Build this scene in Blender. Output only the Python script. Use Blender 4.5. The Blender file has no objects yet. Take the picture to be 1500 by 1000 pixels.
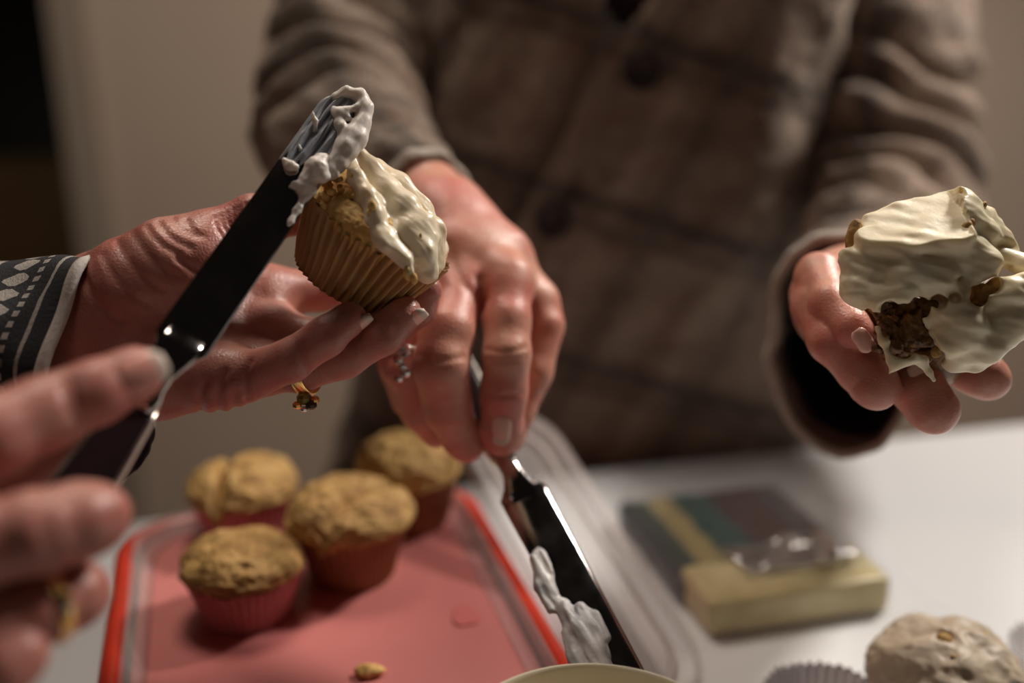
import bpy, math, random
import numpy as np
from mathutils import Matrix, Vector

# ------------------------------------------------------------------ camera, world, light
F = 1500 * 35 / 36.0
CAM = np.array([0.0, 0.0, 1.25])
PITCH = math.radians(18)
sc = bpy.context.scene
cam_data = bpy.data.cameras.new('camera')
cam = bpy.data.objects.new('camera', cam_data)
sc.collection.objects.link(cam)
cam.location = CAM
cam.rotation_euler = (math.radians(90) - PITCH, 0, 0)
cam_data.lens = 35; cam_data.sensor_width = 36
cam_data.clip_start = 0.01
cam_data.dof.use_dof = True
cam_data.dof.focus_distance = 0.425
cam_data.dof.aperture_fstop = 2.05
cam_data.dof.aperture_blades = 0
sc.camera = cam

world = bpy.data.worlds.new('world'); sc.world = world
world.use_nodes = True
bg = world.node_tree.nodes['Background']
bg.inputs[0].default_value = (1.0, 0.80, 0.66, 1); bg.inputs[1].default_value = 0.006

def area(name, loc, target, size, power, col):
    l = bpy.data.lights.new(name, 'AREA'); l.shape = 'DISK'; l.size = size; l.energy = power; l.color = col
    o = bpy.data.objects.new(name, l); sc.collection.objects.link(o)
    o.location = loc
    o.rotation_euler = (Vector(target) - Vector(loc)).to_track_quat('-Z', 'Y').to_euler()
    return o
area('pendant_lamp_light', (0.78, 1.04, 1.93), (0.40, 0.6, 0.9), 0.20, 17.5, (1.0, 0.91, 0.82))
area('ceiling_lamp_light', (-0.22, 1.00, 2.5), (-0.1, 1.0, 0.0), 0.6, 12.5, (1.0, 0.86, 0.73))
area('rear_fill_light', (-0.7, -1.2, 2.3), (0.1, 1.2, 1.0), 0.7, 1.1, (1.0, 0.82, 0.68))  # added soft fill from behind the camera, no actual wall lamp

vs = sc.view_settings
vs.view_transform = 'Standard'; vs.look = 'None'; vs.exposure = 0.0; vs.gamma = 1.0
vs.use_curve_mapping = False

# ------------------------------------------------------------------ helpers
CX = np.array([1.0, 0, 0])
CY = np.array([0, math.sin(PITCH), math.cos(PITCH)])      # camera up
CZ = np.array([0, -math.cos(PITCH), math.sin(PITCH)])     # towards the viewer

def P(px, py, d):
    return CAM + CX * ((px - 750) / F * d) - CY * ((py - 500) / F * d) - CZ * d
def W(rpx, d): return rpx / F * d
def V3(x, y, z): return np.array([x, y, z], float)
def unit(v): v = np.asarray(v, float); return v / np.linalg.norm(v)

def link(o, parent=None):
    sc.collection.objects.link(o)
    if parent is not None: o.parent = parent
    return o
WM = {}
def thing(name, label, cat, M=None, loc=None, group=None):
    o = bpy.data.objects.new(name, None); link(o)
    o.empty_display_size = 0.02
    if M is None: M = Matrix.Translation(Vector(loc))
    o.matrix_world = M
    WM[o.name] = np.array(M)
    o['label'] = label; o['category'] = cat
    if group: o['group'] = group
    return o
def tag(o, label=None, cat=None, group=None, kind=None):
    if label: o['label'] = label
    if cat: o['category'] = cat
    if group: o['group'] = group
    if kind: o['kind'] = kind
    return o
def mk(name, V, Fc, mat, parent=None, smooth=True, uv=None, world=False, origin=None, label=None):
    V = np.asarray(V, float)
    M = WM.get(parent.name) if parent is not None else None
    if world and M is not None:
        Mi = np.linalg.inv(M); V = V @ Mi[:3, :3].T + Mi[:3, 3]
    if origin is not None: V = V - np.asarray(origin)
    me = bpy.data.meshes.new(name)
    fl = Fc.tolist() if isinstance(Fc, np.ndarray) else Fc
    me.from_pydata(V.tolist(), [], fl)
    if uv is not None:
        ul = me.uv_layers.new(name='UVMap')
        li = np.empty(len(me.loops), int); me.loops.foreach_get('vertex_index', li)
        ul.data.foreach_set('uv', np.asarray(uv)[li].astype(np.float32).ravel())
    me.materials.append(mat)
    if smooth: me.polygons.foreach_set('use_smooth', [True] * len(me.polygons))
    me.update()
    o = bpy.data.objects.new(name, me); link(o, parent)
    if origin is not None: o.location = origin
    if M is not None: WM[o.name] = M
    if label: o['label'] = label
    return o
def frame_matrix(origin, x, y, z):
    M = Matrix.Identity(4)
    for i in range(3):
        M[i][0], M[i][1], M[i][2], M[i][3] = x[i], y[i], z[i], origin[i]
    return M

# numpy value noise
def _h(ix, iy, iz, s):
    n = (ix * 374761393 + iy * 668265263 + iz * 2147483647 + s * 974634777) & 0xffffffff
    n = ((n ^ (n >> 13)) * 1274126177) & 0xffffffff
    n = (n ^ (n >> 16)) & 0xffffff
    return n / float(0x7fffff) - 1.0
def vn(p, s=0):
    f = np.floor(p); i = f.astype(np.int64); t = p - f; t = t * t * (3 - 2 * t)
    x, y, z = i[..., 0], i[..., 1], i[..., 2]; tx, ty, tz = t[..., 0], t[..., 1], t[..., 2]
    r = 0
    for a in (0, 1):
        for b in (0, 1):
            for c in (0, 1):
                r = r + _h(x + a, y + b, z + c, s) * (tx if a else 1 - tx) * (ty if b else 1 - ty) * (tz if c else 1 - tz)
    return r
def fbm(p, o=3, s=0):
    r = 0; a = 1.0
    for k in range(o): r = r + a * vn(p * (2 ** k), s + k); a *= .5
    return r

# distance fields
def cone(p, a, b, ra, rb):
    ab = b - a; t = np.clip(((p - a) @ ab) / max(ab @ ab, 1e-12), 0, 1)
    q = p - a - t[:, None] * ab
    return np.sqrt((q * q).sum(1)) - (ra + (rb - ra) * t)
def segd(p, a, b):
    ab = b - a; t = np.clip(((p - a) @ ab) / max(ab @ ab, 1e-12), 0, 1)
    q = p - a - t[:, None] * ab
    return np.sqrt((q * q).sum(1))
def ell(p, c, R, r):
    q = ((p - c) @ R) / r            # R columns are the axes
    l = np.sqrt((q * q).sum(1)) + 1e-9
    g = np.sqrt(((q / r) ** 2).sum(1)) + 1e-9
    return l * (l - 1) / g
def smin(a, b, k):
    h = np.clip(.5 + .5 * (b - a) / k, 0, 1)
    return b * (1 - h) + a * h - k * h * (1 - h)
def smax(a, b, k): return -smin(-a, -b, k)

def mesh_field(fn, lo, hi, h, B=6, slack=1.5):
    lo = np.asarray(lo, float); hi = np.asarray(hi, float)
    nb = np.ceil((hi - lo) / (h * B)).astype(int) + 1
    n = nb * B
    g = np.stack(np.meshgrid(*[np.arange(k) for k in nb], indexing='ij'), -1).reshape(-1, 3)
    cc = lo + (g + .5) * B * h - .5 * h
    dc = fn(cc)
    D = np.empty(nb.tolist() + [B, B, B], np.float32)
    D[...] = np.where(dc < 0, -1, 1).reshape(nb.tolist())[..., None, None, None]
    act = g[np.abs(dc) < B * h * .87 * slack]
    off = np.stack(np.meshgrid(*[np.arange(B)] * 3, indexing='ij'), -1).reshape(-1, 3)
    for s in range(0, len(act), 1500):
        a = act[s:s + 1500]
        pts = lo + (a[:, None, :] * B + off[None]).reshape(-1, 3) * h
        D[a[:, 0], a[:, 1], a[:, 2]] = fn(pts).reshape(-1, B, B, B)
    D = D.transpose(0, 3, 1, 4, 2, 5).reshape(n)
    S = D < 0
    c = np.zeros(n - 1, np.int8)
    for a in (0, 1):
        for b in (0, 1):
            for d in (0, 1):
                c += S[a:n[0] - 1 + a, b:n[1] - 1 + b, d:n[2] - 1 + d]
    cells = np.argwhere((c > 0) & (c < 8))
    idx = -np.ones(n - 1, np.int64); idx[cells[:, 0], cells[:, 1], cells[:, 2]] = np.arange(len(cells))
    acc = np.zeros((len(cells), 3)); cnt = np.zeros(len(cells))
    cor = [(a, b, d) for a in (0, 1) for b in (0, 1) for d in (0, 1)]
    val = {q: D[cells[:, 0] + q[0], cells[:, 1] + q[1], cells[:, 2] + q[2]] for q in cor}
    for q in cor:
        for ax in range(3):
            if q[ax]: continue
            r = list(q); r[ax] = 1; r = tuple(r)
            va, vb = val[q], val[r]; m = (va < 0) != (vb < 0)
            t = va / np.where(m, va - vb, 1)
            pt = np.tile(np.array(q, float), (len(cells), 1)); pt[:, ax] += t
            acc[m] += pt[m]; cnt[m] += 1
    V = lo + (cells + acc / cnt[:, None]) * h
    Q = []
    for ax in range(3):
        b, d = (ax + 1) % 3, (ax + 2) % 3
        sl0 = [slice(1, n[k] - 1) for k in range(3)]; sl1 = list(sl0)
        sl0[ax] = slice(0, n[ax] - 1); sl1[ax] = slice(1, n[ax])
        s0, s1 = S[tuple(sl0)], S[tuple(sl1)]
        e = np.argwhere(s0 != s1)
        base = e + 1; base[:, ax] -= 1
        fl = s0[e[:, 0], e[:, 1], e[:, 2]]
        def cell(db, dd):
            k = base.copy(); k[:, b] -= db; k[:, d] -= dd
            return idx[k[:, 0], k[:, 1], k[:, 2]]
        q = np.stack([cell(1, 1), cell(0, 1), cell(0, 0), cell(1, 0)], 1)
        q[~fl] = q[~fl][:, ::-1]
        Q.append(q)
    Q = np.concatenate(Q); Q = Q[(Q >= 0).all(1)]
    return V, Q
def merge(*ms):
    V = []; Fc = []; n = 0
    for v, f in ms:
        V.append(np.asarray(v)); Fc += [[i + n for i in q] for q in (f.tolist() if isinstance(f, np.ndarray) else f)]; n += len(v)
    return np.concatenate(V), Fc

# grids
def grid_faces(nu, nv, wrap_u=False, wrap_v=False, base=0):
    f = []
    for i in range(nu if wrap_u else nu - 1):
        for j in range(nv if wrap_v else nv - 1):
            a, b = i, (i + 1) % nu; c, d = j, (j + 1) % nv
            f.append([base + a * nv + c, base + b * nv + c, base + b * nv + d, base + a * nv + d])
    return f
def catmull(pts, n):
    pts = np.asarray(pts, float); m = len(pts)
    q = np.vstack([2 * pts[0] - pts[1], pts, 2 * pts[-1] - pts[-2]])
    out = []
    for t in np.linspace(0, m - 1, n):
        i = min(int(t), m - 2); u = t - i
        a, b, c, d = q[i], q[i + 1], q[i + 2], q[i + 3]
        out.append(.5 * (2 * b + (c - a) * u + (2 * a - 5 * b + 4 * c - d) * u * u + (3 * b - a - 3 * c + d) * u ** 3))
    return np.array(out)
def sweep(ctrl, nring, nseg, up, disp=None, thick=0.0, tilt=None, cap=True):
    """ctrl rows: x,y,z,ra,rb (ra along side, rb along up). Open end gets thickness when thick>0."""
    C = catmull(ctrl, nring)
    T = np.gradient(C[:, :3], axis=0); T /= np.linalg.norm(T, axis=1)[:, None]
    up = np.asarray(up, float)
    V = []; N = []
    for i in range(nring):
        s = unit(np.cross(T[i], up)); u = np.cross(s, T[i])
        th = np.linspace(0, 2 * math.pi, nseg, endpoint=False)
        n = np.cos(th)[:, None] * s + np.sin(th)[:, None] * u
        r = np.cos(th)[:, None] * s * C[i, 3] + np.sin(th)[:, None] * u * C[i, 4]
        p = C[i, :3] + r
        if tilt is not None and i > nring * .6:
            w = (i / (nring - 1) - .6) / .4
            p = p + T[i] * (np.sin(th) * tilt * w)[:, None]
        if disp is not None:
            p = p + n * disp(i / (nring - 1), th, p)[:, None]
        V.append(p); N.append(n)
    V = np.array(V); N = np.array(N)
    uu = np.repeat(np.linspace(0, 1, nring), nseg); vv = np.tile(np.arange(nseg) / nseg, nring)
    uv = np.stack([uu, vv], 1)
    f = grid_faces(nring, nseg, False, True)
    verts = V.reshape(-1, 3)
    if thick > 0:
        inn = V - N * thick
        k = len(verts)
        verts = np.vstack([verts, inn.reshape(-1, 3)]); uv = np.vstack([uv, uv])
        f += [q[::-1] for q in grid_faces(nring, nseg, False, True, k)]
        mid = V[-1] - N[-1] * thick * .5 + T[-1] * thick * .5
        k2 = len(verts); verts = np.vstack([verts, mid]); uv = np.vstack([uv, np.stack([np.ones(nseg), np.arange(nseg) / nseg], 1)])
        L = (nring - 1) * nseg
        for j in range(nseg):
            j2 = (j + 1) % nseg
            f.append([L + j, k2 + j, k2 + j2, L + j2][::-1]); f.append([k2 + j, k + L + j, k + L + j2, k2 + j2][::-1])
        if cap:
            f.append([k + j for j in range(nseg)])
            for j in range(nseg):
                j2 = (j + 1) % nseg; f.append([j, j2, k + j2, k + j])
    elif cap:
        f.append(list(range(nseg))[::-1]); f.append([(nring - 1) * nseg + j for j in range(nseg)])
    return verts, f, uv
def revolve(prof, nseg, disp=None, close=True):
    """prof rows r,z bottom to top; returns verts, faces"""
    prof = np.asarray(prof, float); n = len(prof)
    th = np.linspace(0, 2 * math.pi, nseg, endpoint=False)
    V = np.stack([prof[:, 0:1] * np.cos(th), prof[:, 0:1] * np.sin(th), np.repeat(prof[:, 1:2], nseg, 1)], -1)
    if disp is not None: V = disp(V, th)
    f = [q[::-1] for q in grid_faces(n, nseg, False, True)]
    if close:
        f.append(list(range(nseg))[::-1]); f.append([(n - 1) * nseg + j for j in range(nseg)])
    return V.reshape(-1, 3), f
def rbox(sx, sy, sz, r, cx=0, cy=0, cz=0, ns=4):
    """rounded-corner slab (rounded in plan) with a small bevel on top and bottom, centred"""
    b = min(r * .5, sz * .3)
    lv = [(-sz / 2, b), (-sz / 2 + b, 0), (sz / 2 - b, 0), (sz / 2, b)]
    V = []; m = 4 * (ns + 1)
    for z, ins in lv:
        for q in range(4):
            ox = (sx / 2 - r) * (1 if q in (0, 3) else -1); oy = (sy / 2 - r) * (1 if q in (0, 1) else -1)
            for k in range(ns + 1):
                a = q * math.pi / 2 + k * math.pi / 2 / ns
                V.append((cx + ox + (r - ins) * math.cos(a), cy + oy + (r - ins) * math.sin(a), cz + z))
    f = grid_faces(4, m, False, True)
    f = [q[::-1] for q in f]
    f.append(list(range(m))[::-1]); f.append([3 * m + j for j in range(m)])
    return np.array(V), f
def ribbon(path, side, nrm, w, t):
    """flat strip of width w, thickness t along path"""
    V = []
    for p, s, n in zip(path, side, nrm):
        for a, b in ((-.5, 0), (-.42, 1), (.42, 1), (.5, 0), (.42, -.3), (-.42, -.3)):
            V.append(p + s * a * w + n * b * t)
    m = len(path)
    f = grid_faces(m, 6, False, True)
    f.append(list(range(6))); f.append([(m - 1) * 6 + j for j in range(6)][::-1])
    return np.array(V), f
def torus(c, n, R, r, nu=40, nv=10, sx=1.0):
    n = unit(n); a = unit(np.cross(n, [0.3, 0.2, 1])); b = np.cross(n, a)
    V = []
    for i in range(nu):
        u = 2 * math.pi * i / nu; d = math.cos(u) * a + math.sin(u) * b
        for j in range(nv):
            v = 2 * math.pi * j / nv
            V.append(c + d * (R + r * math.cos(v)) + n * r * sx * math.sin(v))
    return np.array(V), grid_faces(nu, nv, True, True)
def uvsphere(c, R, r, nu=14, nv=10):
    V = []
    for i in range(nv + 1):
        a = math.pi * i / nv
        for j in range(nu):
            b = 2 * math.pi * j / nu
            V.append(c + R @ (np.array([math.sin(a) * math.cos(b), math.sin(a) * math.sin(b), math.cos(a)]) * r))
    return np.array(V), grid_faces(nv + 1, nu, False, True)

# ------------------------------------------------------------------ materials
def mat(name, col=(.5, .5, .5), rough=.5, **kw):
    m = bpy.data.materials.new(name); m.use_nodes = True
    b = m.node_tree.nodes['Principled BSDF']
    b.inputs['Base Color'].default_value = (*col, 1); b.inputs['Roughness'].default_value = rough
    for k, v in kw.items():
        b.inputs[k.replace('_', ' ')].default_value = v
    return m
class NT:
    def __init__(s, m): s.t = m.node_tree; s.n = s.t.nodes; s.b = s.n['Principled BSDF']
    def new(s, typ, **kw):
        x = s.n.new(typ)
        for k, v in kw.items(): setattr(x, k, v)
        return x
    def ln(s, a, b): s.t.links.new(a, b)
    def coord(s, kind='Object', scale=(1, 1, 1)):
        c = s.new('ShaderNodeTexCoord'); mp = s.new('ShaderNodeMapping'); mp.inputs['Scale'].default_value = scale
        s.ln(c.outputs[kind], mp.inputs['Vector']); return mp.outputs[0]
    def noise(s, vec, scale, detail=4, rough=.55, dist=0):
        x = s.new('ShaderNodeTexNoise'); x.inputs['Scale'].default_value = scale; x.inputs['Detail'].default_value = detail
        x.inputs['Roughness'].default_value = rough; x.inputs['Distortion'].default_value = dist
        s.ln(vec, x.inputs['Vector']); return x.outputs['Fac']
    def ramp(s, fac, stops, interp='LINEAR'):
        r = s.new('ShaderNodeValToRGB'); e = r.color_ramp.elements; r.color_ramp.interpolation = interp
        while len(e) < len(stops): e.new(.5)
        for k, (p, c) in enumerate(stops): e[k].position = p; e[k].color = (*c, 1)
        s.ln(fac, r.inputs[0]); return r.outputs[0]
    def math(s, op, a, b=None):
        x = s.new('ShaderNodeMath', operation=op)
        for i, v in enumerate((a, b)):
            if v is None: continue
            if isinstance(v, (int, float)): x.inputs[i].default_value = v
            else: s.ln(v, x.inputs[i])
        return x.outputs[0]
    def mix(s, fac, a, b, mode='MIX'):
        x = s.new('ShaderNodeMix', data_type='RGBA', blend_type=mode)
        for i, v in ((0, fac), (6, a), (7, b)):
            if isinstance(v, (int, float)): x.inputs[i].default_value = v
            elif isinstance(v, tuple): x.inputs[i].default_value = (*v, 1)
            else: s.ln(v, x.inputs[i])
        return x.outputs[2]
    def bump(s, h, strength=.3, dist=.001):
        x = s.new('ShaderNodeBump'); x.inputs['Strength'].default_value = strength; x.inputs['Distance'].default_value = dist
        s.ln(h, x.inputs['Height']); s.ln(x.outputs[0], s.b.inputs['Normal']); return x
    def color(s, c): s.ln(c, s.b.inputs['Base Color'])
def noisy(name, stops, scale, rough=.6, bump=.3, bdist=.001, bscale=None, stretch=(1, 1, 1), **kw):
    m = mat(name, rough=rough, **kw); n = NT(m); v = n.coord('Object', stretch)
    n.color(n.ramp(n.noise(v, scale), stops))
    if bump: n.bump(n.noise(v, bscale or scale * 3, 6), bump, bdist)
    return m
def skin(name, a, b, c, sss=.25):
    m = mat(name, rough=.42); n = NT(m)
    v = n.coord()
    big = n.noise(v, 28, 3); fine = n.noise(v, 160, 4)
    f = n.math('ADD', n.math('MULTIPLY', big, .75), n.math('MULTIPLY', fine, .25))
    n.color(n.ramp(f, [(.30, a), (.5, b), (.70, c)]))
    n.b.inputs['Subsurface Weight'].default_value = sss
    n.b.inputs['Subsurface Radius'].default_value = (1, .35, .2)
    n.b.inputs['Subsurface Scale'].default_value = .006
    vo = n.new('ShaderNodeTexVoronoi', feature='DISTANCE_TO_EDGE'); vo.inputs['Scale'].default_value = 520
    n.ln(v, vo.inputs['Vector'])
    h = n.math('ADD', n.math('MULTIPLY', n.noise(v, 300, 5), 1.0), n.math('MULTIPLY', vo.outputs[0], 1.4))
    n.bump(h, .35, .0005)
    return m
M_skinA = skin('skin_rosy', (.60, .17, .14), (.62, .27, .20), (.70, .40, .29))
M_skinB = skin('skin_warm', (.40, .105, .085), (.45, .18, .14), (.53, .27, .205))
M_nail = mat('nail', (.86, .52, .44), .3, Subsurface_Weight=.2, Subsurface_Scale=.003)
M_nailpink = mat('pink_nail', (.80, .36, .30), .3)
M_nailtip = mat('nail_tip', (.68, .54, .46), .35)
M_wall = noisy('plaster_beige', [(.3, (.48, .38, .30)), (.7, (.51, .41, .325))], 3, .85, .1, .002, 60)
M_casing = noisy('casing_paint', [(.3, (.31, .26, .21)), (.7, (.34, .28, .22))], 3, .6, .05)
M_floor = noisy('floor_wood', [(.3, (.09, .05, .03)), (.7, (.15, .085, .05))], 6, .5, .2, stretch=(1, 8, 1))
M_darkwood = noisy('dark_wood', [(.3, (.16, .09, .042)), (.7, (.22, .13, .06))], 5, .6, .2, stretch=(1, 1, 8))
M_black = mat('night_black', (.002, .002, .002), .6)
M_table = noisy('white_laminate', [(.3, (.76, .78, .80)), (.7, (.80, .82, .84))], 2, .16, .03, .0005, 30)
M_metal = None
def metal(name, col, r):
    m = mat(name, col, r, Metallic=1.0); n = NT(m)
    v = n.coord('Object', (6, 200, 40)); n.bump(n.noise(v, 8, 3), .06, .0002)
    n.ln(n.ramp(n.noise(n.coord(), 60), [(.3, (r * .7,) * 3), (.7, (r * 1.5,) * 3)]), n.b.inputs['Roughness'])
    return m
M_steel = metal('polished_steel', (.50, .47, .46), .10)
M_handle = mat('dark_handle', (.022, .014, .016), .28)
M_edge = metal('steel_edge', (.75, .70, .64), .28)
M_gold = mat('gold', (.85, .55, .2), .18, Metallic=1.0)
M_silver = mat('silver', (.8, .78, .74), .15, Metallic=1.0)
M_gem = mat('olive_gem', (.32, .30, .06), .08, Transmission_Weight=.4)
M_gemd = mat('dark_gem', (.05, .045, .035), .08)
M_diamond = mat('clear_gem', (.95, .95, .95), .08, Metallic=.8)
def frosting(name, a, b, sss=.35, rough=.42):
    m = mat(name, rough=rough); n = NT(m); v = n.coord()
    n.color(n.ramp(n.noise(v, 70, 4), [(.35, a), (.65, b)]))
    n.b.inputs['Subsurface Weight'].default_value = sss
    n.b.inputs['Subsurface Radius'].default_value = (1, .8, .5); n.b.inputs['Subsurface Scale'].default_value = .004
    n.bump(n.noise(v, 420, 5), .25, .0006)
    return m
M_frost = frosting('cream_frosting', (.80, .66, .46), (.90, .80, .62), rough=.32)
M_frost_pale = frosting('pale_frosting', (.80, .69, .46), (.90, .81, .59))
M_frost_tan = frosting('tan_frosting', (.47, .38, .27), (.60, .50, .38), rough=.5)
M_smear = frosting('thin_shaded_frosting', (.30, .32, .36), (.46, .48, .52), sss=.1, rough=.22)  # grey base colour carries the shadow lying on the thin frosting
M_streak = frosting('streaked_frosting', (.36, .36, .38), (.66, .64, .62), sss=.15)
M_curl = frosting('whipped_frosting', (.72, .66, .62), (.84, .78, .72))
M_cake = noisy('yellow_cake', [(.3, (.50, .26, .06)), (.5, (.78, .48, .15)), (.72, (.90, .64, .28))], 160, .75, .8, .0015, 420)
M_cakebrown = noisy('baked_cake', [(.3, (.26, .135, .035)), (.5, (.48, .285, .088)), (.72, (.62, .40, .15))], 90, .7, .8, .002, 300)
M_cakedark = noisy('caramel_cake', [(.3, (.045, .016, .005)), (.5, (.17, .075, .02)), (.72, (.34, .19, .06))], 110, .4, .8, .0015, 300)
def paper(name, a, b, tr=.25):
    m = mat(name, rough=.62); n = NT(m)
    n.color(n.ramp(n.noise(n.coord(), 45, 3), [(.3, a), (.7, b)]))
    n.b.inputs['Subsurface Weight'].default_value = tr; n.b.inputs['Subsurface Radius'].default_value = (1, .85, .75); n.b.inputs['Subsurface Scale'].default_value = .002
    n.bump(n.noise(n.coord(), 500, 3), .2, .0003)
    return m
M_paper = paper('tan_paper', (.36, .18, .055), (.52, .29, .11))
M_paperpink = paper('pink_paper', (.50, .16, .17), (.58, .22, .22))
M_paperbrown = paper('brown_paper', (.24, .085, .03), (.32, .13, .05))
M_paperwhite = paper('white_paper', (.78, .77, .78), (.85, .84, .84))
M_papergrey = paper('grey_paper', (.46, .44, .46), (.54, .52, .54))
M_pink = noisy('pink_plastic', [(.35, (.56, .18, .17)), (.65, (.61, .215, .20))], 8, .33, .03)
M_red = mat('red_plastic', (.62, .045, .02), .3, Subsurface_Weight=.1, Subsurface_Scale=.01)
def clearp(name, tint, rough, alpha):
    m = mat(name, tint, rough, IOR=1.45); n = NT(m)
    n.b.inputs['Alpha'].default_value = alpha
    n.bump(n.noise(n.coord(), 25, 3), .15, .004)
    return m
M_clear = clearp('cloudy_plastic', (.80, .74, .72), .24, .19)
M_clearrim = clearp('cloudy_plastic_rim', (.82, .76, .74), .2, .5)
M_film = clearp('bag_film', (.85, .86, .92), .10, .04)
M_bowl = mat('cream_ceramic', (.72, .66, .50), .18)

def plaid():
    m = mat('brown_plaid_knit', rough=.95); n = NT(m)
    v = n.coord('UV')
    sep = n.new('ShaderNodeSeparateXYZ'); 
    w = n.noise(v, 5, 3)
    wv = n.math('MULTIPLY', n.math('SUBTRACT', w, .5), .22)
    n.ln(v, sep.inputs[0])
    def band(out, per, ofs, wid):
        f = n.math('FRACT', n.math('ADD', n.math('DIVIDE', n.math('ADD', out, wv), per), ofs))
        d = n.math('ABSOLUTE', n.math('SUBTRACT', f, .5))
        return n.ramp(d, [(0, (1, 1, 1)), (wid, (.6, .6, .6)), (wid * 1.8, (0, 0, 0))])
    bv = band(sep.outputs[1], 1.35, .10, .055); bv2 = band(sep.outputs[1], 1.35, .24, .03)
    bu = band(sep.outputs[0], 1.15, .3, .07)
    bl = band(sep.outputs[0], 1.15, .62, .06)
    base = n.ramp(n.noise(v, 9, 6, .7), [(.25, (.19, .125, .09)), (.5, (.31, .22, .165)), (.75, (.44, .335, .26))])
    rust = n.mix(n.ramp(n.noise(v, 2.3, 2), [(.5, (0, 0, 0)), (.7, (.6, .6, .6))]), base, (.25, .135, .085))
    c = n.mix(n.math('MULTIPLY', bu, .65), rust, (.10, .075, .06))
    c = n.mix(n.math('MULTIPLY', bl, .60), c, (.50, .39, .31))
    c = n.mix(n.math('MULTIPLY', bv, .9), c, (.055, .038, .028))
    c = n.mix(n.math('MULTIPLY', bv2, .7), c, (.07, .05, .038))
    n.color(c)
    n.b.inputs['Sheen Weight'].default_value = .35; n.b.inputs['Sheen Roughness'].default_value = .5
    n.b.inputs['Sheen Tint'].default_value = (.9, .8, .7, 1)
    h = n.math('ADD', n.noise(v, 26, 5, .7), n.math('MULTIPLY', n.noise(v, 7, 3), .8))
    n.bump(h, .9, .006)
    return m
M_plaid = plaid()
M_knitlight = noisy('oatmeal_knit', [(.3, (.30, .24, .19)), (.7, (.46, .39, .33))], 60, .95, .8, .003, 200, Sheen_Weight=.4)
M_maroon = noisy('maroon_shirt', [(.3, (.018, .006, .006)), (.7, (.03, .01, .01))], 30, .8, .2)
M_button = noisy('dark_button', [(.3, (.012, .006, .005)), (.7, (.022, .010, .008))], 60, .6, .1)
M_trouser = noisy('dark_trousers', [(.3, (.02, .02, .025)), (.7, (.03, .03, .04))], 60, .9, .3)
M_tunic = noisy('black_tunic', [(.3, (.008, .008, .009)), (.7, (.016, .016, .018))], 60, .9, .3)
def embroidered():
    m = mat('black_white_embroidery', rough=.85); n = NT(m)
    v = n.coord('UV'); sep = n.new('ShaderNodeSeparateXYZ'); n.ln(v, sep.inputs[0])
    w = n.math('MULTIPLY', n.math('SUBTRACT', n.noise(v, 14, 3), .5), .03)
    u = n.math('ADD', sep.outputs[0], w); vv = sep.outputs[1]
    col = None
    def stripe(c, hw):
        d = n.math('ABSOLUTE', n.math('SUBTRACT', u, c)); return n.math('LESS_THAN', d, hw)
    s = n.math('MAXIMUM', stripe(.915, .007), stripe(.63, .024))
    # column of hourglass motifs
    fv = n.math('ABSOLUTE', n.math('SUBTRACT', n.math('FRACT', n.math('MULTIPLY', vv, 26)), .5))
    du = n.math('ABSOLUTE', n.math('SUBTRACT', u, .765))
    tri = n.math('MULTIPLY', n.math('LESS_THAN', du, .045), n.math('LESS_THAN', n.math('MULTIPLY', du, 10), n.math('MULTIPLY', fv, 1.1)))
    dot = n.math('LESS_THAN', n.math('ADD', n.math('POWER', n.math('MULTIPLY', du, 34), 2), n.math('POWER', n.math('MULTIPLY', fv, 5), 2)), .3)
    side = n.math('MULTIPLY', stripe(.845, .012), n.math('GREATER_THAN', n.math('FRACT', n.math('MULTIPLY', vv, 52)), .45))
    s = n.math('MAXIMUM', s, n.math('MAXIMUM', n.math('SUBTRACT', tri, dot), side))
    lace = n.math('MULTIPLY', n.math('LESS_THAN', u, .58), n.math('GREATER_THAN', n.noise(v, 55, 2, .5, 1.5), .56))
    s = n.math('MAXIMUM', s, lace)
    n.color(n.mix(s, (.012, .013, .016), (.36, .33, .30)))
    n.bump(n.math('ADD', n.noise(v, 150, 3), s), .5, .001)
    return m
M_embroid = embroidered()
M_trimwhite = noisy('white_piping', [(.3, (.46, .42, .38)), (.7, (.56, .52, .48))], 200, .85, .5, .0006, 600)

# ------------------------------------------------------------------ the setting
def box(lo, hi):
    V = [(x, y, z) for x in (lo[0], hi[0]) for y in (lo[1], hi[1]) for z in (lo[2], hi[2])]
    f = [(0, 1, 3, 2), (4, 6, 7, 5), (0, 4, 5, 1), (2, 3, 7, 6), (0, 2, 6, 4), (1, 5, 7, 3)]
    return np.array(V, float), [list(q) for q in f]
def struct(name, V, f, m, parent=None, smooth=False):
    o = mk(name, V, f, m, parent, smooth)
    if parent is None: o['kind'] = 'structure'
    return o
WY = 1.95
struct('floor', *box((-3, -2.5, -.05), (3, 3.6, 0)), M_floor)
ex = (135 - 750) / F * (WY * .951 + .0)   # right edge of the dark opening
ex = -0.845
struct('wall_back', *merge(box((ex, WY, 0), (3, WY + .12, 2.7))), M_wall)
struct('wall_right', *box((2.9, -2.5, 0), (3.0, WY, 2.7)), M_wall)
struct('trim_1', *box((ex - .012, WY - .018, 0), (ex + .055, WY + .132, 2.7)), M_casing)
struct('wall_far', *box((-3, 3.3, 0), (.2, 3.4, 2.7)), M_darkwood)
area('far_room_fill_light', (-1.6, 2.5, .75), (-1.7, 3.3, .6), 0.3, 0.28, (1.0, 0.8, 0.55))  # added light to brighten the dark wood under the window
M_glow = mat('faint_glow', (.1, .1, .08), .5, Emission_Strength=.16); M_glow.node_tree.nodes['Principled BSDF'].inputs['Emission Color'].default_value = (1, .9, .6, 1)
V, f = uvsphere(np.zeros(3), np.eye(3), np.array([.011, .011, .011]))
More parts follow.
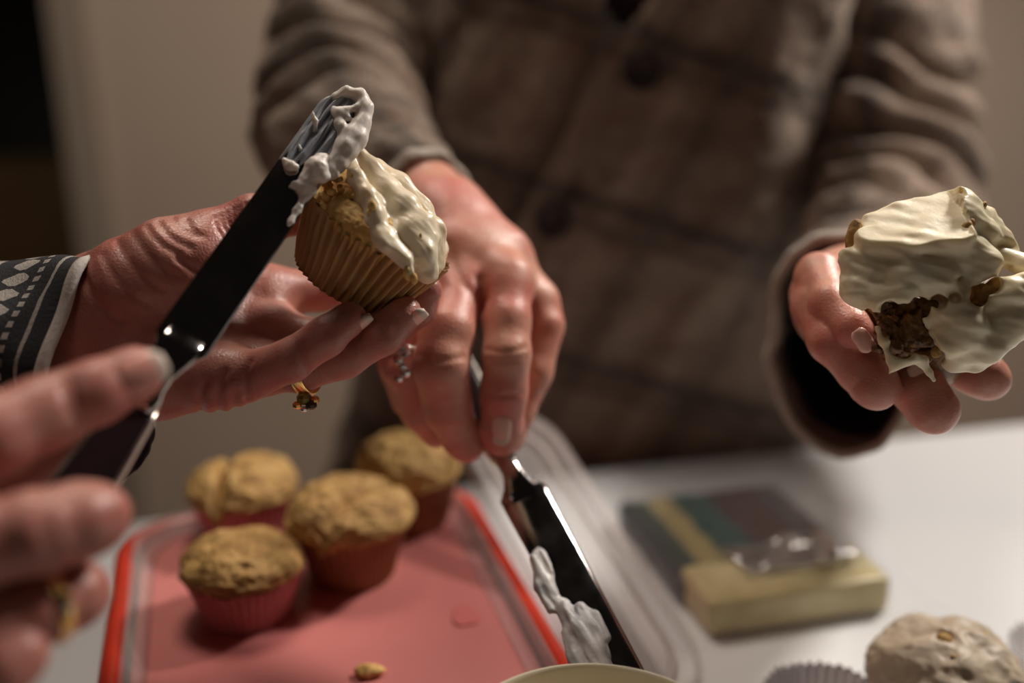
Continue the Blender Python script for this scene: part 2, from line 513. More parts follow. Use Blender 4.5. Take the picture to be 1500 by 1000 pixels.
tag(mk('window_reflection', V, f, M_glow, origin=None), 'faint small glowing ball imitating a lamp reflection in the dark window', 'light').location = P(105, 92, 3.22)  # glowing ball stands in for a lamp reflected on the glass
struct('window_1', *merge(box((-2.9, 3.27, .85), (-1.15, 3.29, 2.4))), M_black)
wf = struct('trim_2', *merge(box((-2.95, 3.25, .82), (-1.1, 3.30, .85)), box((-1.15, 3.25, .85), (-1.1, 3.30, 2.45))), M_black)

# ------------------------------------------------------------------ table
ang = math.radians(14)
TU = V3(math.cos(ang), math.sin(ang), 0); TV = V3(math.sin(ang), -math.cos(ang), 0)   # along the far edge, towards the viewer
TZ = 0.90
e0 = V3(-.278, .66, 0)
tl, tw = 1.75, .80
tcen = e0 + TU * (tl / 2 - .30) + TV * (tw / 2)
tab = thing('table', 'glossy white table under the tray of cupcakes', 'table', M=frame_matrix((tcen[0], tcen[1], 0), TU, -TV, (0, 0, 1)))
mk('tabletop', *rbox(tl, tw, .035, .02, 0, 0, TZ - .0175), M_table, tab)
for sx in (-1, 1):
    for sy in (-1, 1):
        mk('leg', *rbox(.05, .05, TZ - .035, .008, sx * (tl / 2 - .07), sy * (tw / 2 - .07), (TZ - .035) / 2), M_table, tab)

# ------------------------------------------------------------------ hands
def ch(*rows):
    """finger chain rows (px,py,depth,rpx) -> list of (point, radius)"""
    return [(P(a, b, d), W(r, d)) for a, b, d, r in rows]
def chain_sdf(p, c, k=.003):
    r = None
    for (a, ra), (b, rb) in zip(c[:-1], c[1:]):
        d = cone(p, a, b, ra, rb); r = d if r is None else smin(r, d, k)
    return r
def hand_fn(palm, fingers, creases=(), kp=.014, kf=.007, lines=()):
    def fn(p):
        pd = None
        for c in palm:
            d = chain_sdf(p, c, .008); pd = d if pd is None else smin(pd, d, kp)
        r = pd
        for c in fingers:
            r = np.minimum(r, smin(pd, chain_sdf(p, c), kf))
        for pts, w, dep in creases:
            c0 = np.mean(pts, 0); rr_ = max(np.linalg.norm(q_ - c0) for q_ in pts) + 3 * w
            m = np.nonzero(((p - c0) ** 2).sum(1) < rr_ * rr_)[0]
            if not len(m): continue
            pm = p[m]; q = None
            for i_, (a, b) in enumerate(zip(pts[:-1], pts[1:])):
                d_ = segd(pm, a, b); q = d_ if q is None else np.minimum(q, d_)
            ends = min(1, 1)
            r[m] += dep * np.exp(-(q / w) ** 2)
        return r + .0003 * vn(p * 120, 5)
    return fn
def bounds(cs, pad=.012):
    lo = np.full(3, 9.); hi = -lo
    for c in cs:
        for q, r in c: lo = np.minimum(lo, q - r); hi = np.maximum(hi, q + r)
    return lo - pad, hi + pad
def cr(x0, y0, x1, y1, d0, d1=None, w=.0014, dep=.0011):
    return (x0, y0, x1, y1, w, dep)
def lay(fn, cs, n=6):
    out = []
    for x0, y0, x1, y1, w, dep in cs:
        bow = .10
        pts = []
        for k in range(n + 1):
            t = k / n; q = bow * math.sin(math.pi * t)
            pts.append(snap(fn, P(x0 + (x1 - x0) * t - (y1 - y0) * q, y0 + (y1 - y0) * t + (x1 - x0) * q, .45)))
        out.append((pts, w, dep))
    return out
def nail(c, along, nrm, w, l, R, body, tipped=False, name='fingernail', label=None, m_=None):
    """curved plate following a finger of radius R; c is the finger-surface point"""
    along = unit(along); nrm = unit(nrm - along * (nrm @ along)); side = np.cross(along, nrm)
    nu, nv = 13, 11
    out = []
    for lay, t in ((0, .00035), (1, -.0008)):
        for i in range(nu):
            u = i / (nu - 1) * 2 - 1
            wu = w / 2 * (1 - .55 * max(0, (abs(u) - .45) / .55) ** 2.2) * (1 if u > 0 else 1)
            for j in range(nv):
                v = j / (nv - 1) * 2 - 1
                a = v * wu / (R * .95)
                out.append(c + along * u * l / 2 + side * math.sin(a) * R * .95 + nrm * ((math.cos(a) - 1) * R * .95 + t - (.0006 if abs(v) == 1 else 0) - .0008 * u * u))
    m = nu * nv
    f = [q[::-1] for q in grid_faces(nu, nv)] + grid_faces(nu, nv, base=m)
    rim = [i * nv for i in range(nu)] + [(nu - 1) * nv + j for j in range(1, nv)] + [i * nv + nv - 1 for i in range(nu - 2, -1, -1)] + [j for j in range(nv - 2, 0, -1)]
    for a, b in zip(rim, rim[1:] + rim[:1]): f.append([a, b, b + m, a + m])
    o = mk(name, out, f, m_ or M_nail, body, world=True, label=label)
    if tipped:
        me = o.data; me.materials.append(M_nailtip)
        for q in me.polygons:
            if len(q.vertices) == 4 and min(q.vertices) < m and min(v // nv for v in q.vertices if v < m) >= nu - 4: q.material_index = 1
    return o

def pants_and_torso(shL, shR, hipc, neck, elL, elR, wrL, wrR, r1=.048):
    """coarse body field: torso, neck, head stump, upper arms, legs"""
    hl = hipc + (shL - shR) * .30; hl[2] = hipc[2]; hr = hipc - (shL - shR) * .30; hr[2] = hipc[2]
    mid = (shL + shR) / 2
    def fn(p):
        q = np.minimum(cone(p, hl, hl * .25 + shL * .55 + mid * .2, .095, .08), cone(p, hr, hr * .25 + shR * .55 + mid * .2, .095, .08))
        q = smin(q, cone(p, hipc, mid - V3(0, 0, .05), .11, .09), .05)
        q = smin(q, cone(p, shL, shR, .05, .05), .05)
        q = smin(q, cone(p, mid, neck, .055, .05), .04)
        for s, e, w in ((shL, elL, wrL), (shR, elR, wrR)):
            q = smin(q, np.minimum(cone(p, s, e, r1, r1 - .010), cone(p, e, w, r1 - .010, .026)), .02)
        for h in (hl, hr):
            ft = V3(h[0], h[1], .05)
            q = smin(q, np.minimum(cone(p, h, V3(h[0], h[1], .48), .085, .055), cone(p, V3(h[0], h[1], .48), ft, .055, .035)), .03)
        return q
    return fn, hl, hr

# ---- person at the left: two hands with the spatula and the cupcake
rootB = thing('person', 'person at left edge icing a cupcake, black and white patterned cuff', 'person', loc=(-.80, .14, 0))
wB = P(95, 462, .438)
palmL = [
    ch((-140, 505, .45, 62), (20, 485, .44, 55), (110, 462, .437, 50)),
    ch((-100, 515, .45, 64), (110, 505, .437, 58)),
    ch((118, 462, .437, 50), (195, 432, .437, 80), (262, 392, .437, 70), (300, 378, .437, 50)),     # thumb mound
    ch((110, 500, .437, 58), (230, 550, .432, 60), (325, 552, .425, 47)),        # little-finger side
    ch((150, 480, .44, 70), (300, 520, .445, 50), (380, 535, .445, 38)),
    ch((150, 460, .45, 65), (300, 470, .46, 52), (395, 480, .463, 38)),
    ch((150, 440, .45, 60), (300, 430, .468, 50), (385, 425, .474, 38)),
]
thumbL = ch((255, 385, .437, 60), (310, 350, .442, 42), (372, 322, .447, 36), (425, 318, .450, 29))
pinkyL = ch((318, 553, .425, 44), (362, 551, .420, 36), (425, 528, .412, 31), (478, 492, .412, 29), (508, 470, .416, 24), (514, 465, .417, 22))
ringL = ch((380, 540, .442, 38), (440, 541, .437, 33), (505, 521, .430, 32), (560, 489, .428, 30), (588, 463, .430, 25), (593, 457, .431, 23))
midL = ch((392, 490, .462, 38), (470, 500, .462, 32), (560, 490, .462, 30), (612, 450, .455, 27), (625, 425, .452, 23))
indL = ch((385, 430, .474, 38), (470, 425, .490, 30), (560, 400, .495, 28), (600, 360, .490, 25))
def ulist(rows, **kw): return [cr(*r, **kw) for r in rows]
creL = ulist([(150, 372, 215, 445, .399, .385), (172, 352, 240, 425, .40, .380), (195, 340, 262, 405, .402, .383), (215, 330, 262, 372, .404, .392),
              (232, 325, 278, 362, .406, .396), (252, 318, 285, 345, .41, .405), (272, 322, 296, 346, .416, .412)], w=.0017, dep=.0008)
creL += ulist([(262, 380, 330, 402, .390, .398), (120, 395, 175, 470, .40, .39)], w=.0018, dep=.0014)
creL += ulist([(330, 545, 322, 608, .392, .398), (366, 530, 364, 592, .388, .394), (347, 575, 345, 602, .392, .396), (240, 480, 330, 478, .40, .41),
               (440, 505, 452, 545, .386, .390), (300, 560, 296, 604, .392, .396)], w=.0016, dep=.0013)
for k in range(6):
    creL.append(cr(315 + 9 * k, 318 - 4 * k, 325 + 9 * k, 345 - 4 * k, .413, .411, w=.001, dep=.0009))
allL = palmL + [thumbL, pinkyL, ringL, midL, indL]
# crease points snapped onto the palm surface along the view ray
def snap(fn, pt):
    d = unit(pt - CAM); t = np.linspace(.22, .7, 900); q = CAM + d * t[:, None]
    s = fn(q); i = np.argmax(s < 0)
    return q[i] if s[i] < 0 else pt
fL0 = hand_fn(palmL, [thumbL, pinkyL, ringL, midL, indL])
creL = lay(fL0, creL)
lo, hi = bounds(allL)
handL = mesh_field(hand_fn(palmL, [thumbL, pinkyL, ringL, midL, indL], creL), lo, hi, .0009)

palmR = [
    ch((-700, 1050, .30, 130), (-420, 950, .285, 105), (-330, 900, .28, 105)),
    ch((-360, 880, .28, 95), (-220, 760, .285, 78), (-130, 700, .295, 66)),
    ch((-360, 930, .28, 95), (-250, 860, .275, 76), (-150, 820, .285, 66)),
    ch((-360, 970, .28, 90), (-250, 950, .275, 70), (-140, 930, .285, 62)),
    ch((-360, 1000, .285, 80), (-250, 1030, .285, 62), (-140, 1030, .295, 54)),
    ch((-360, 880, .30, 80), (-240, 800, .33, 72), (-120, 760, .35, 55)),
]
indR = ch((-130, 695, .296, 66), (-20, 640, .305, 60), (60, 607, .318, 54), (140, 574, .328, 48), (190, 551, .335, 41), (200, 546, .336, 38))
midR = ch((-150, 820, .285, 66), (-40, 800, .285, 64), (50, 780, .292, 61), (120, 762, .302, 57), (140, 757, .305, 50))
ringR = ch((-140, 930, .285, 62), (-20, 925, .288, 56), (50, 895, .297, 52), (105, 872, .308, 48), (118, 866, .311, 44))
litR = ch((-140, 1030, .295, 54), (-60, 1000, .288, 52), (0, 975, .284, 50), (25, 960, .287, 44))
thR = ch((-200, 790, .33, 62), (-90, 730, .355, 54), (20, 700, .362, 48), (95, 655, .368, 40), (110, 645, .370, 36))
allR = palmR + [indR, midR, ringR, litR, thR]
fR0 = hand_fn(palmR, [indR, midR, ringR, litR, thR])
creR = [cr(92, 560, 120, 625, .30, w=.0016, dep=.0009), cr(105, 555, 132, 618, .30, w=.0012, dep=.0007), cr(60, 715, 76, 820, .28, w=.0016, dep=.0008),
        cr(-40, 620, -10, 690, .28, w=.0018, dep=.0008), cr(72, 712, 90, 812, .28, w=.0012, dep=.0006)]
creR = lay(fR0, creR)
lo, hi = bounds(allR)
handR = mesh_field(hand_fn(palmR, [indR, midR, ringR, litR, thR], creR), lo, hi, .0010)
elL = V3(-.47, .40, 1.12); elR = V3(-.50, -.02, 1.08)
fnB, hlB, hrB = pants_and_torso(V3(-.80, .34, 1.42), V3(-.80, -.04, 1.42), V3(-.85, .15, .92), V3(-.78, .15, 1.52), elL, elR,
                                P(-100, 480, .445), P(-560, 1000, .293))
coarseB = mesh_field(fnB, (-1.15, -.35, -.02), (-.14, .65, 1.62), .013)
bodyB = mk('body', *merge(handL, handR, coarseB), M_skinB, rootB, world=True)
# nails
iR = [q for q, r in indR]
nd = unit(iR[-1] - iR[-3])
nail(P(214, 541, .3135) - nd * .0005, nd, CZ * .80 + CX * .62 + CY * .30, .0135, .0150, W(39, .335), bodyB, True, m_=M_nailpink)
pd_ = unit(pinkyL[-2][0] - pinkyL[-4][0])
nail(pinkyL[-2][0] + pd_ * .002 + unit(CX * .75 - CY * .62 + CZ * .12) * W(23, .416), pd_, CX * .75 - CY * .62 + CZ * .12, .0095, .012, W(24, .416), bodyB, True)
rd_ = unit(ringL[-2][0] - ringL[-4][0])
nail(ringL[-2][0] + rd_ * .002 + unit(CX * .70 - CY * .60 + CZ * .38) * W(24, .43), rd_, CX * .70 - CY * .60 + CZ * .38, .0105, .013, W(25, .43), bodyB, True)

# rings of the person at the left
def jewel_ring(c, n, R, parent, gems, m=M_gold, rr=.0011, name='finger_ring', label=None):
    o = mk(name, *torus(c, n, R, rr, sx=1.8), m, parent, world=True, label=label)
    for q, s, gm in gems:
        mk('gem', *uvsphere(q, np.eye(3), np.array([s, s, s * .8]), 8, 5), gm, o, smooth=False, world=True)
    return o
rc, rn = P(447, 541, .437), ringL[2][0] - ringL[0][0]
dn = unit(-CY + CX * .05 + CZ * .35)
jewel_ring(rc, rn, W(35, .437), rootB,
           [(rc + dn * W(44, .437), .0036, M_gem), (rc + dn * W(54, .437) + CX * .003, .0026, M_gemd), (rc + dn * W(54, .437) - CX * .003, .0022, M_gold),
            (rc + dn * W(46, .437) + CX * .0045, .0022, M_gold), (rc + dn * W(60, .437), .0016, M_diamond)], rr=.0016, label='gold ring with a cluster of olive stones')
rc = P(72, 886, .300); rn = ringR[3][0] - ringR[1][0]
g = []
for k in range(7):
    a = math.radians(-70 + 26 * k); s = unit(np.cross(rn, CY)); u = unit(np.cross(s, rn))
    if s @ CZ < 0: s = -s
    g.append((rc + (s * math.cos(a) + u * math.sin(a)) * W(54, .30), .0016, M_diamond if k % 2 else M_gold))
jewel_ring(rc, rn, W(53, .30), rootB, g, rr=.0013, label='gold ring set with a row of small stones')

# patterned cuff and tunic of the person at the left
def foldsB(u, th, p): return .0016 * np.sin(th * 5 + u * 9) * (.4 + u) + .003 * vn(p * 45, 3)
def sl(*rows): return np.array([[*P(a, b, d), ra, rb] for a, b, d, ra, rb in rows])
ctrl = np.vstack([[*V3(-.80, .34, 1.42), .068, .068], [*V3(-.66, .38, 1.27), .060, .060], [*(elL + V3(.0, .0, -.005)), .052, .052]])
mid_ = np.array([[*P(-330, 505, .455), .047, .048]])
V, f, uv = sweep(np.vstack([ctrl, mid_]), 30, 40, (0, 0, 1), lambda u, th, p: .004 * vn(p * 30, 4), .0015)
slv = mk('sleeve', V, f, M_tunic, rootB, uv=uv, world=True)
ct = sl((-330, 505, .455, .047, .048), (-150, 520, .45, .043, .043), (20, 524, .445, .040, .0415), (136, 522, .441, .037, .0450))
V, f, uv = sweep(ct, 60, 96, CY, foldsB, .0016, tilt=.0085)
cuffB = mk('embroidered_cuff', V, f, M_embroid, rootB, uv=uv, world=True, label='black cuff embroidered in white')
# white piping at the cuff edge
C = V.reshape(-1, 3)[(59 * 96):(60 * 96)]
vv = []
cen = C.mean(0)
axd = unit(P(136, 530, .441) - P(20, 526, .445))
for k in range(96):
    o_ = unit(C[k] - cen)
    for j in range(8):
        a = 2 * math.pi * j / 8
        vv.append(C[k] + o_ * .0022 * math.cos(a) + axd * (.0032 * math.sin(a) + .001))
mk('piping', vv, grid_faces(96, 8, True, True), M_trimwhite, cuffB, world=True, label='white piping along the cuff edge')
# tassel hanging from the cuff
tp = [P(150, 640, .437), P(172, 655, .437), P(190, 640, .437), P(205, 622, .437)]
V, f, _ = sweep(np.array([[*P(110, 600, .44), .002, .002], [*P(160, 608, .44), .002, .002], [*P(206, 622, .44), .0035, .0035], [*P(192, 655, .44), .0075, .0055], [*P(160, 690, .438), .0070, .004]]), 30, 22, CZ,
                lambda u, th, p: .0014 * np.sin(th * 9) * (u > .5) + .0008 * vn(p * 300, 3))
mk('tassel', V, f, M_tunic, rootB, world=True, label='black tassel hanging from the cuff')
def clothes(fn, lo, hi, h, off, zlo, zhi, mtl, root, name):
    V, Fq = mesh_field(lambda p: smax(smax(fn(p) - off, p[:, 2] - zhi, .01), zlo - p[:, 2], .01), lo, hi, h)
    return mk(name, V, Fq, mtl, root, world=True)
def torsoB(p):
    s1, s2, h = V3(-.80, .34, 1.42), V3(-.80, -.04, 1.42), V3(-.85, .15, .92)
    q = smin(cone(p, V3(-.84, .24, .86), V3(-.81, .27, 1.32), .12, .10), cone(p, V3(-.84, .06, .86), V3(-.81, .03, 1.32), .12, .10), .05)
    q = smin(q, cone(p, s1, s2, .065, .065), .06)
    return smin(q, cone(p, s2, elR, .065, .055), .03) if True else q
V, Fq = mesh_field(lambda p: smax(torsoB(p) + .004 * vn(p * 16, 2), .74 - p[:, 2], .01), (-1.15, -.35, .70), (-.38, .60, 1.56), .012)
mk('tunic', V, Fq, M_tunic, rootB, world=True)
V, f, uv = sweep(np.vstack([[[*elR, .056, .056]], np.array([[*P(-900, 1150, .31), .05, .05]]), np.array([[*P(-600, 1020, .295), .044, .044]])]), 24, 40, (0, 0, 1), lambda u, th, p: .003 * vn(p * 40, 5), .0015)
mk('sleeve', V, f, M_tunic, rootB, world=True)
def legs(hl, hr):
    def fn(p):
        q = None
        for h in (hl, hr):
            d = np.minimum(cone(p, h, V3(h[0], h[1], .48), .105, .07), cone(p, V3(h[0], h[1], .48), V3(h[0], h[1], .10), .07, .055))
            q = d if q is None else smin(q, d, .03)
        return q
    return fn
V, Fq = mesh_field(legs(hlB, hrB), (-1.2, -.2, 0), (-.6, .5, 1.1), .014)
mk('trousers', V, Fq, M_trouser, rootB, world=True)

# ---- person opposite in the brown plaid cardigan
rootA = thing('person', 'person opposite in brown plaid cardigan holding a spatula and a messy cupcake', 'person', loc=(.11, .93, 0))
# right hand (on the spatula)
palmA = [
    ch((560, 235, .60, 52), (620, 290, .555, 56), (652, 330, .53, 54)),
    ch((645, 320, .535, 50), (690, 365, .515, 40), (742, 412, .500, 37)),
    ch((630, 330, .53, 50), (655, 380, .510, 42), (672, 425, .498, 38)),
    ch((620, 330, .54, 48), (625, 390, .520, 40), (625, 430, .512, 36)),
    ch((610, 330, .55, 46), (598, 390, .538, 38), (590, 430, .530, 32)),
    ch((670, 320, .54, 46), (735, 375, .525, 40), (785, 445, .522, 31)),
]
indA = ch((742, 412, .500, 37), (742, 470, .487, 35), (742, 520, .480, 35), (739, 575, .485, 34), (735, 625, .492, 31), (734, 640, .494, 28))
midA = ch((672, 425, .498, 38), (655, 485, .478, 40), (646, 535, .472, 41), (655, 595, .485, 36), (676, 640, .498, 29), (684, 652, .500, 26))
ringA = ch((625, 430, .512, 36), (604, 490, .492, 34), (600, 540, .488, 34), (618, 600, .500, 31), (640, 630, .508, 26))
litA = ch((590, 430, .530, 32), (578, 480, .512, 28), (580, 530, .508, 27), (598, 585, .515, 25))
thA = ch((785, 445, .522, 33), (797, 478, .516, 29), (780, 545, .510, 29), (757, 600, .508, 27), (745, 640, .508, 24))
fA0 = hand_fn(palmA, [indA, midA, ringA, litA, thA])
creA = [cr(712, 512, 772, 508, .46, w=.0014, dep=.0008), cr(715, 525, 770, 523, .46, w=.0012, dep=.0007), cr(612, 520, 680, 522, .45, w=.0015, dep=.0008),
        cr(715, 575, 765, 575, .46, w=.0012, dep=.0006), cr(705, 450, 703, 410, .48, w=.003, dep=.0016), cr(655, 360, 705, 440, .49, w=.003, dep=.0010)]
creA = lay(fA0, creA)
lo, hi = bounds(palmA + [indA, midA, ringA, litA, thA])
handAR = mesh_field(hand_fn(palmA, [indA, midA, ringA, litA, thA], creA), lo, hi, .0011)
# left hand (under the messy cupcake)
palmC = [
    ch((1300, 430, .64, 56), (1255, 460, .56, 62), (1238, 445, .52, 62)),
    ch((1235, 440, .52, 60), (1215, 430, .49, 46), (1205, 450, .475, 40)),
    ch((1240, 450, .52, 60), (1265, 480, .49, 50), (1285, 510, .475, 40)),
    ch((1250, 440, .52, 60), (1310, 470, .495, 50), (1345, 505, .48, 42)),
    ch((1255, 430, .52, 60), (1340, 450, .50, 48), (1390, 490, .488, 38)),
]
f1 = ch((1205, 430, .48, 44), (1192, 415, .468, 30), (1196, 455, .455, 33), (1225, 505, .448, 33), (1240, 520, .446, 30))
f1 = ch((1203, 430, .485, 42), (1198, 450, .466, 36), (1220, 500, .452, 34), (1262, 545, .448, 32), (1272, 552, .447, 30))
f2 = ch((1238, 430, .485, 42), (1232, 480, .463, 36), (1252, 520, .452, 34), (1280, 562, .446, 35), (1284, 567, .446, 33))
f3 = ch((1320, 490, .485, 44), (1322, 530, .462, 40), (1345, 570, .452, 38), (1366, 598, .448, 36), (1368, 600, .448, 34))
f4 = ch((1385, 480, .49, 38), (1400, 515, .470, 36), (1425, 540, .460, 35), (1444, 553, .456, 32), (1447, 555, .456, 30))
f0 = ch((1215, 420, .50, 40), (1200, 405, .478, 34), (1215, 445, .455, 30), (1248, 480, .442, 27), (1258, 488, .440, 23))
lo, hi = bounds(palmC + [f0, f1, f2, f3, f4])
fC = hand_fn(palmC, [f0, f2, f3, f4, f1], kf=.006)
handAL = mesh_field(fC, lo, hi, .0011)
elAR = P(498, 140, .75); elAL = P(1308, 330, .79)
fnA, hlA, hrA = pants_and_torso(P(1270, -110, .90), P(655, -115, .90), V3(.11, .93, .82), V3(.13, .93, 1.50), elAL, elAR, P(1285, 440, .62), P(575, 245, .60), .042)
coarseA = mesh_field(fnA, (-.30, .50, -.02), (.50, 1.2, 1.62), .013)
bodyA = mk('body', *merge(handAR, handAL, coarseA), M_skinA, rootA, world=True)
ad = unit(indA[-1][0] - indA[-3][0])
nail(snap(fA0, P(733, 632, .49)) + CZ * .0004, ad, CZ - CX * .12, .0105, .0155, .0105, bodyA, True)
nail(P(1268, 497, .4285), unit(CX * .5 - CY * .7), CZ * 1.0 + CY * .5, .0085, .011, .0082, bodyA)
nail(snap(fC, P(1350, 545, .45)) + CZ * .0005, unit(CX * .35 - CY * .9), CZ + CY * .3, .0110, .011, .011, bodyA)
# silver ring
rc = (ringA[1][0] + ringA[0][0]) / 2 + CY * -.006; rn = ringA[1][0] - ringA[0][0]
gs = [(P(585 + 5 * (k % 3), 500 + 9 * k, .468), .0024 + .0006 * (k % 2), M_diamond) for k in range(7)]
rc = P(601, 520, .490)
jewel_ring(rc, ringA[2][0] - ringA[1][0], W(36, .49), rootA, gs, M_silver, rr=.0013, label='silver ring set with clear stones')

# cardigan body
rows = [(-300, 880, 1030), (-262, 820, 1090), (-215, 720, 1200), (-150, 660, 1255), (-60, 640, 1250), (60, 622, 1225), (180, 606, 1205), (300, 592, 1190), (420, 566, 1188), (520, 530, 1196),
        (620, 500, 1215), (720, 480, 1232), (850, 475, 1240), (1000, 480, 1240)]
YC = .885
RZ, RX, RA, RB = [], [], [], []
for y, xl, xr in rows:
    t = (y - 500) / F; d = YC / (math.cos(PITCH) - t * math.sin(PITCH))
    p0, p1 = P(xl, y, d), P(xr, y, d)
    RZ.append(p0[2]); RX.append((p0[0] + p1[0]) / 2); RA.append((p1[0] - p0[0]) / 2)
    RB.append(.115 if y > -200 else .08)
RZ = np.array(RZ)[::-1]; RX = np.array(RX)[::-1]; RA = np.array(RA)[::-1]; RB = np.array(RB)[::-1]
def rowat(z): return np.interp(z, RZ, RX), np.interp(z, RZ, RA), np.interp(z, RZ, RB)
def inside(p, off=0):
    cx, a, b = rowat(p[2]); a += off; b += off
    return abs((p[0] - cx) / a) ** 2.3 + abs((p[1] - YC) / b) ** 2.3 < 1
def front(px, py, off=0):
    d = unit(P(px, py, 1) - CAM)
    for t in np.arange(.55, 1.2, .0015):
        if inside(CAM + d * t, off): return CAM + d * t
    return P(px, py, YC)
def tor(off, noise, zlo=None):
    nz, nt = 150, 260
    zs = np.linspace(RZ[0], RZ[-1], nz); th = np.linspace(0, 2 * math.pi, nt, endpoint=False)
    cx = np.interp(zs, RZ, RX)[:, None]; a = np.interp(zs, RZ, RA)[:, None] + off; b = np.interp(zs, RZ, RB)[:, None] + off
    c, s = np.cos(th)[None], np.sin(th)[None]
    e = 2 / 2.3
    X = cx + a * np.sign(c) * np.abs(c) ** e; Y = YC + b * np.sign(s) * np.abs(s) ** e; Z = np.repeat(zs[:, None], nt, 1)
    Pn = np.stack([X, Y, Z], -1)
    N = np.stack([c * 1.0 + 0 * a, s + 0 * a, 0 * a + 0 * c], -1)
    q = Pn.copy(); q[..., 0] = q[..., 0] - .55 * q[..., 2]
    dsp = noise * (fbm(q * np.array([16, 16, 5]), 2, 11) * .9 + fbm(Pn * 40, 3, 3) * .35)
    Pn = Pn + N * dsp[..., None]
    uv = np.stack([(Pn[..., 0] - .5 * Pn[..., 2]) * 10, (Pn[..., 2] + .32 * Pn[..., 0]) * 10], -1)
    return Pn, uv, nz, nt
Pn, uv, nz, nt = tor(0, .009)
# neckline opening: drop the faces inside the V
vb = front(903, 62)
vl, vr = front(850, -60), front(1000, -60)
ff = []
cenq = Pn
for i in range(nz - 1):
    for j in range(nt):
        j2 = (j + 1) % nt
        q = cenq[i, j]
        if q[1] < YC and q[2] > vb[2]:
            k = (q[2] - vb[2]) / (vl[2] - vb[2])
            if vb[0] + (vl[0] - vb[0]) * k < q[0] < vb[0] + (vr[0] - vb[0]) * k: continue
        ff.append([i * nt + j, i * nt + j2, (i + 1) * nt + j2, (i + 1) * nt + j])
card = mk('cardigan', Pn.reshape(-1, 3), ff, M_plaid, rootA, uv=uv.reshape(-1, 2), world=True, label='brown plaid knit cardigan with dark buttons')
so = card.modifiers.new('thickness', 'SOLIDIFY'); so.thickness = .004; so.offset = -1
Pn, uv, nz, nt = tor(-.012, .001)
mk('shirt', Pn.reshape(-1, 3), grid_faces(nz, nt, False, True), M_maroon, rootA, uv=uv.reshape(-1, 2), world=True, label='dark maroon shirt in the neckline')
# lapel edges and button band
def band(pts, w, t, name, m, n=40):
    pp = catmull(np.array(pts, float), n)
    path = np.array([front(a, b, .004) for a, b in pp])
    T = np.gradient(path, axis=0); nr = []; sd = []
    for i in range(n):
        q = path[i]; cx, a, b = rowat(q[2])
        N = unit([(q[0] - cx) / a ** 2, (q[1] - YC) / b ** 2, 0]); s = unit(np.cross(unit(T[i]), N)); sd.append(s); nr.append(N)
    V, f = ribbon(path, sd, nr, w, t)
    uvb = np.stack([(V[:, 0] - .5 * V[:, 2]) * 10, (V[:, 2] + .32 * V[:, 0]) * 10], 1)
    return mk(name, V, f, m, card, uv=uvb, world=True)
band([(905, 40), (895, 80), (850, 190), (775, 330), (705, 470), (650, 600), (600, 720)], .020, .0035, 'button_band', M_plaid)
band([(1040, -90), (985, -10), (945, 45), (905, 100)], .020, .004, 'lapel', M_plaid)
band([(830, -90), (858, -10), (876, 40), (893, 85)], .014, .004, 'lapel', M_plaid)
for bx, by in ((940, 105), (810, 325), (690, 560)):
    c = front(bx, by, .009)
    cx, a, b = rowat(c[2]); N = unit([(c[0] - cx) / a ** 2, (c[1] - YC) / b ** 2, .12]); s = unit(np.cross(V3(0, 0, 1), N)); u = np.cross(N, s)
    R = .0145
    V = []; prof = [(0, .0005), (.55, .0006), (.75, .0016), (.92, .0018), (1, .0006), (.98, -.0015), (0, -.002)]
    for rr, zz in prof:
        for k in range(28):
            t = 2 * math.pi * k / 28; V.append(c + (s * math.cos(t) + u * math.sin(t)) * R * max(rr, .01) + N * zz * 1.6)
    ob = mk('button', V, grid_faces(len(prof), 28, False, True), M_button, card, world=True)
    for k in range(4):
        t = math.pi / 4 + k * math.pi / 2
        pass
# sleeves
def foldsA(seed, amp, ph):
    def fn(u, th, p):
        e = np.exp(-((u - .52) / .26) ** 2)
        s = u * 25 + 1.3 * np.sin(th + ph) + 1.6 * fbm(p * 9, 2, seed)
        return amp * (e * (np.abs(np.sin(s * 1.35)) * 2 - 1.2)) + .0055 * fbm(p * 26, 3, seed)
    return fn
def sleeve(rows, seed, amp, ph, up=CY, kw=None, tilt=None):
    V, f, uv = sweep(sl(*rows), 130, 110, up, foldsA(seed, amp, ph), .0045, tilt=tilt)
    uv = uv * np.array([5.5, 3.0]) * .9
    o = mk('sleeve', V, f, M_plaid, card, uv=uv, world=True)
    E = V[129 * 110:130 * 110]; cen = E.mean(0); E2 = V[127 * 110:128 * 110]
    ax = unit(cen - E2.mean(0)); vv = []
    for k in range(110):
        r_ = unit(E[k] - cen)
        for j in range(8):
            a = 2 * math.pi * j / 8
            vv.append(E[k] + r_ * (.0036 * math.cos(a) - .001) + ax * (.008 * math.sin(a) - .003))
    mk('cuff_edge', vv, grid_faces(110, 8, True, True), M_knitlight, card, world=True, label='lighter knitted cuff edge')
    return o
sleeve([(655, -125, .88, .068, .068), (545, -5, .83, .062, .062), (498, 110, .76, .056, .058), (505, 205, .68, .051, .053), (560, 262, .60, .042, .044), (625, 300, .556, .0275, .030)], 5, .0105, 1.0)
sleeve([(1270, -120, .88, .070, .070), (1305, 20, .86, .066, .064), (1312, 180, .83, .060, .060), (1305, 330, .77, .056, .058), (1275, 450, .67, .050, .062), (1235, 512, .575, .042, .066)], 9, .009, 2.2)
V, f, _ = sweep(sl((1305, 330, .77, .046, .048), (1277, 448, .675, .044, .054), (1243, 505, .60, .040, .058)), 40, 60, CY, lambda u, th, p: .0015 * vn(p * 60, 3), .002)
mk('sleeve_lining', V, f, M_tunic, card, world=True, label='black lining inside the wide sleeve')
V, Fq = mesh_field(legs(hlA, hrA), (-.3, .6, 0), (.5, 1.3, 1.0), .014)
mk('trousers', V, Fq, M_trouser, rootA, world=True)

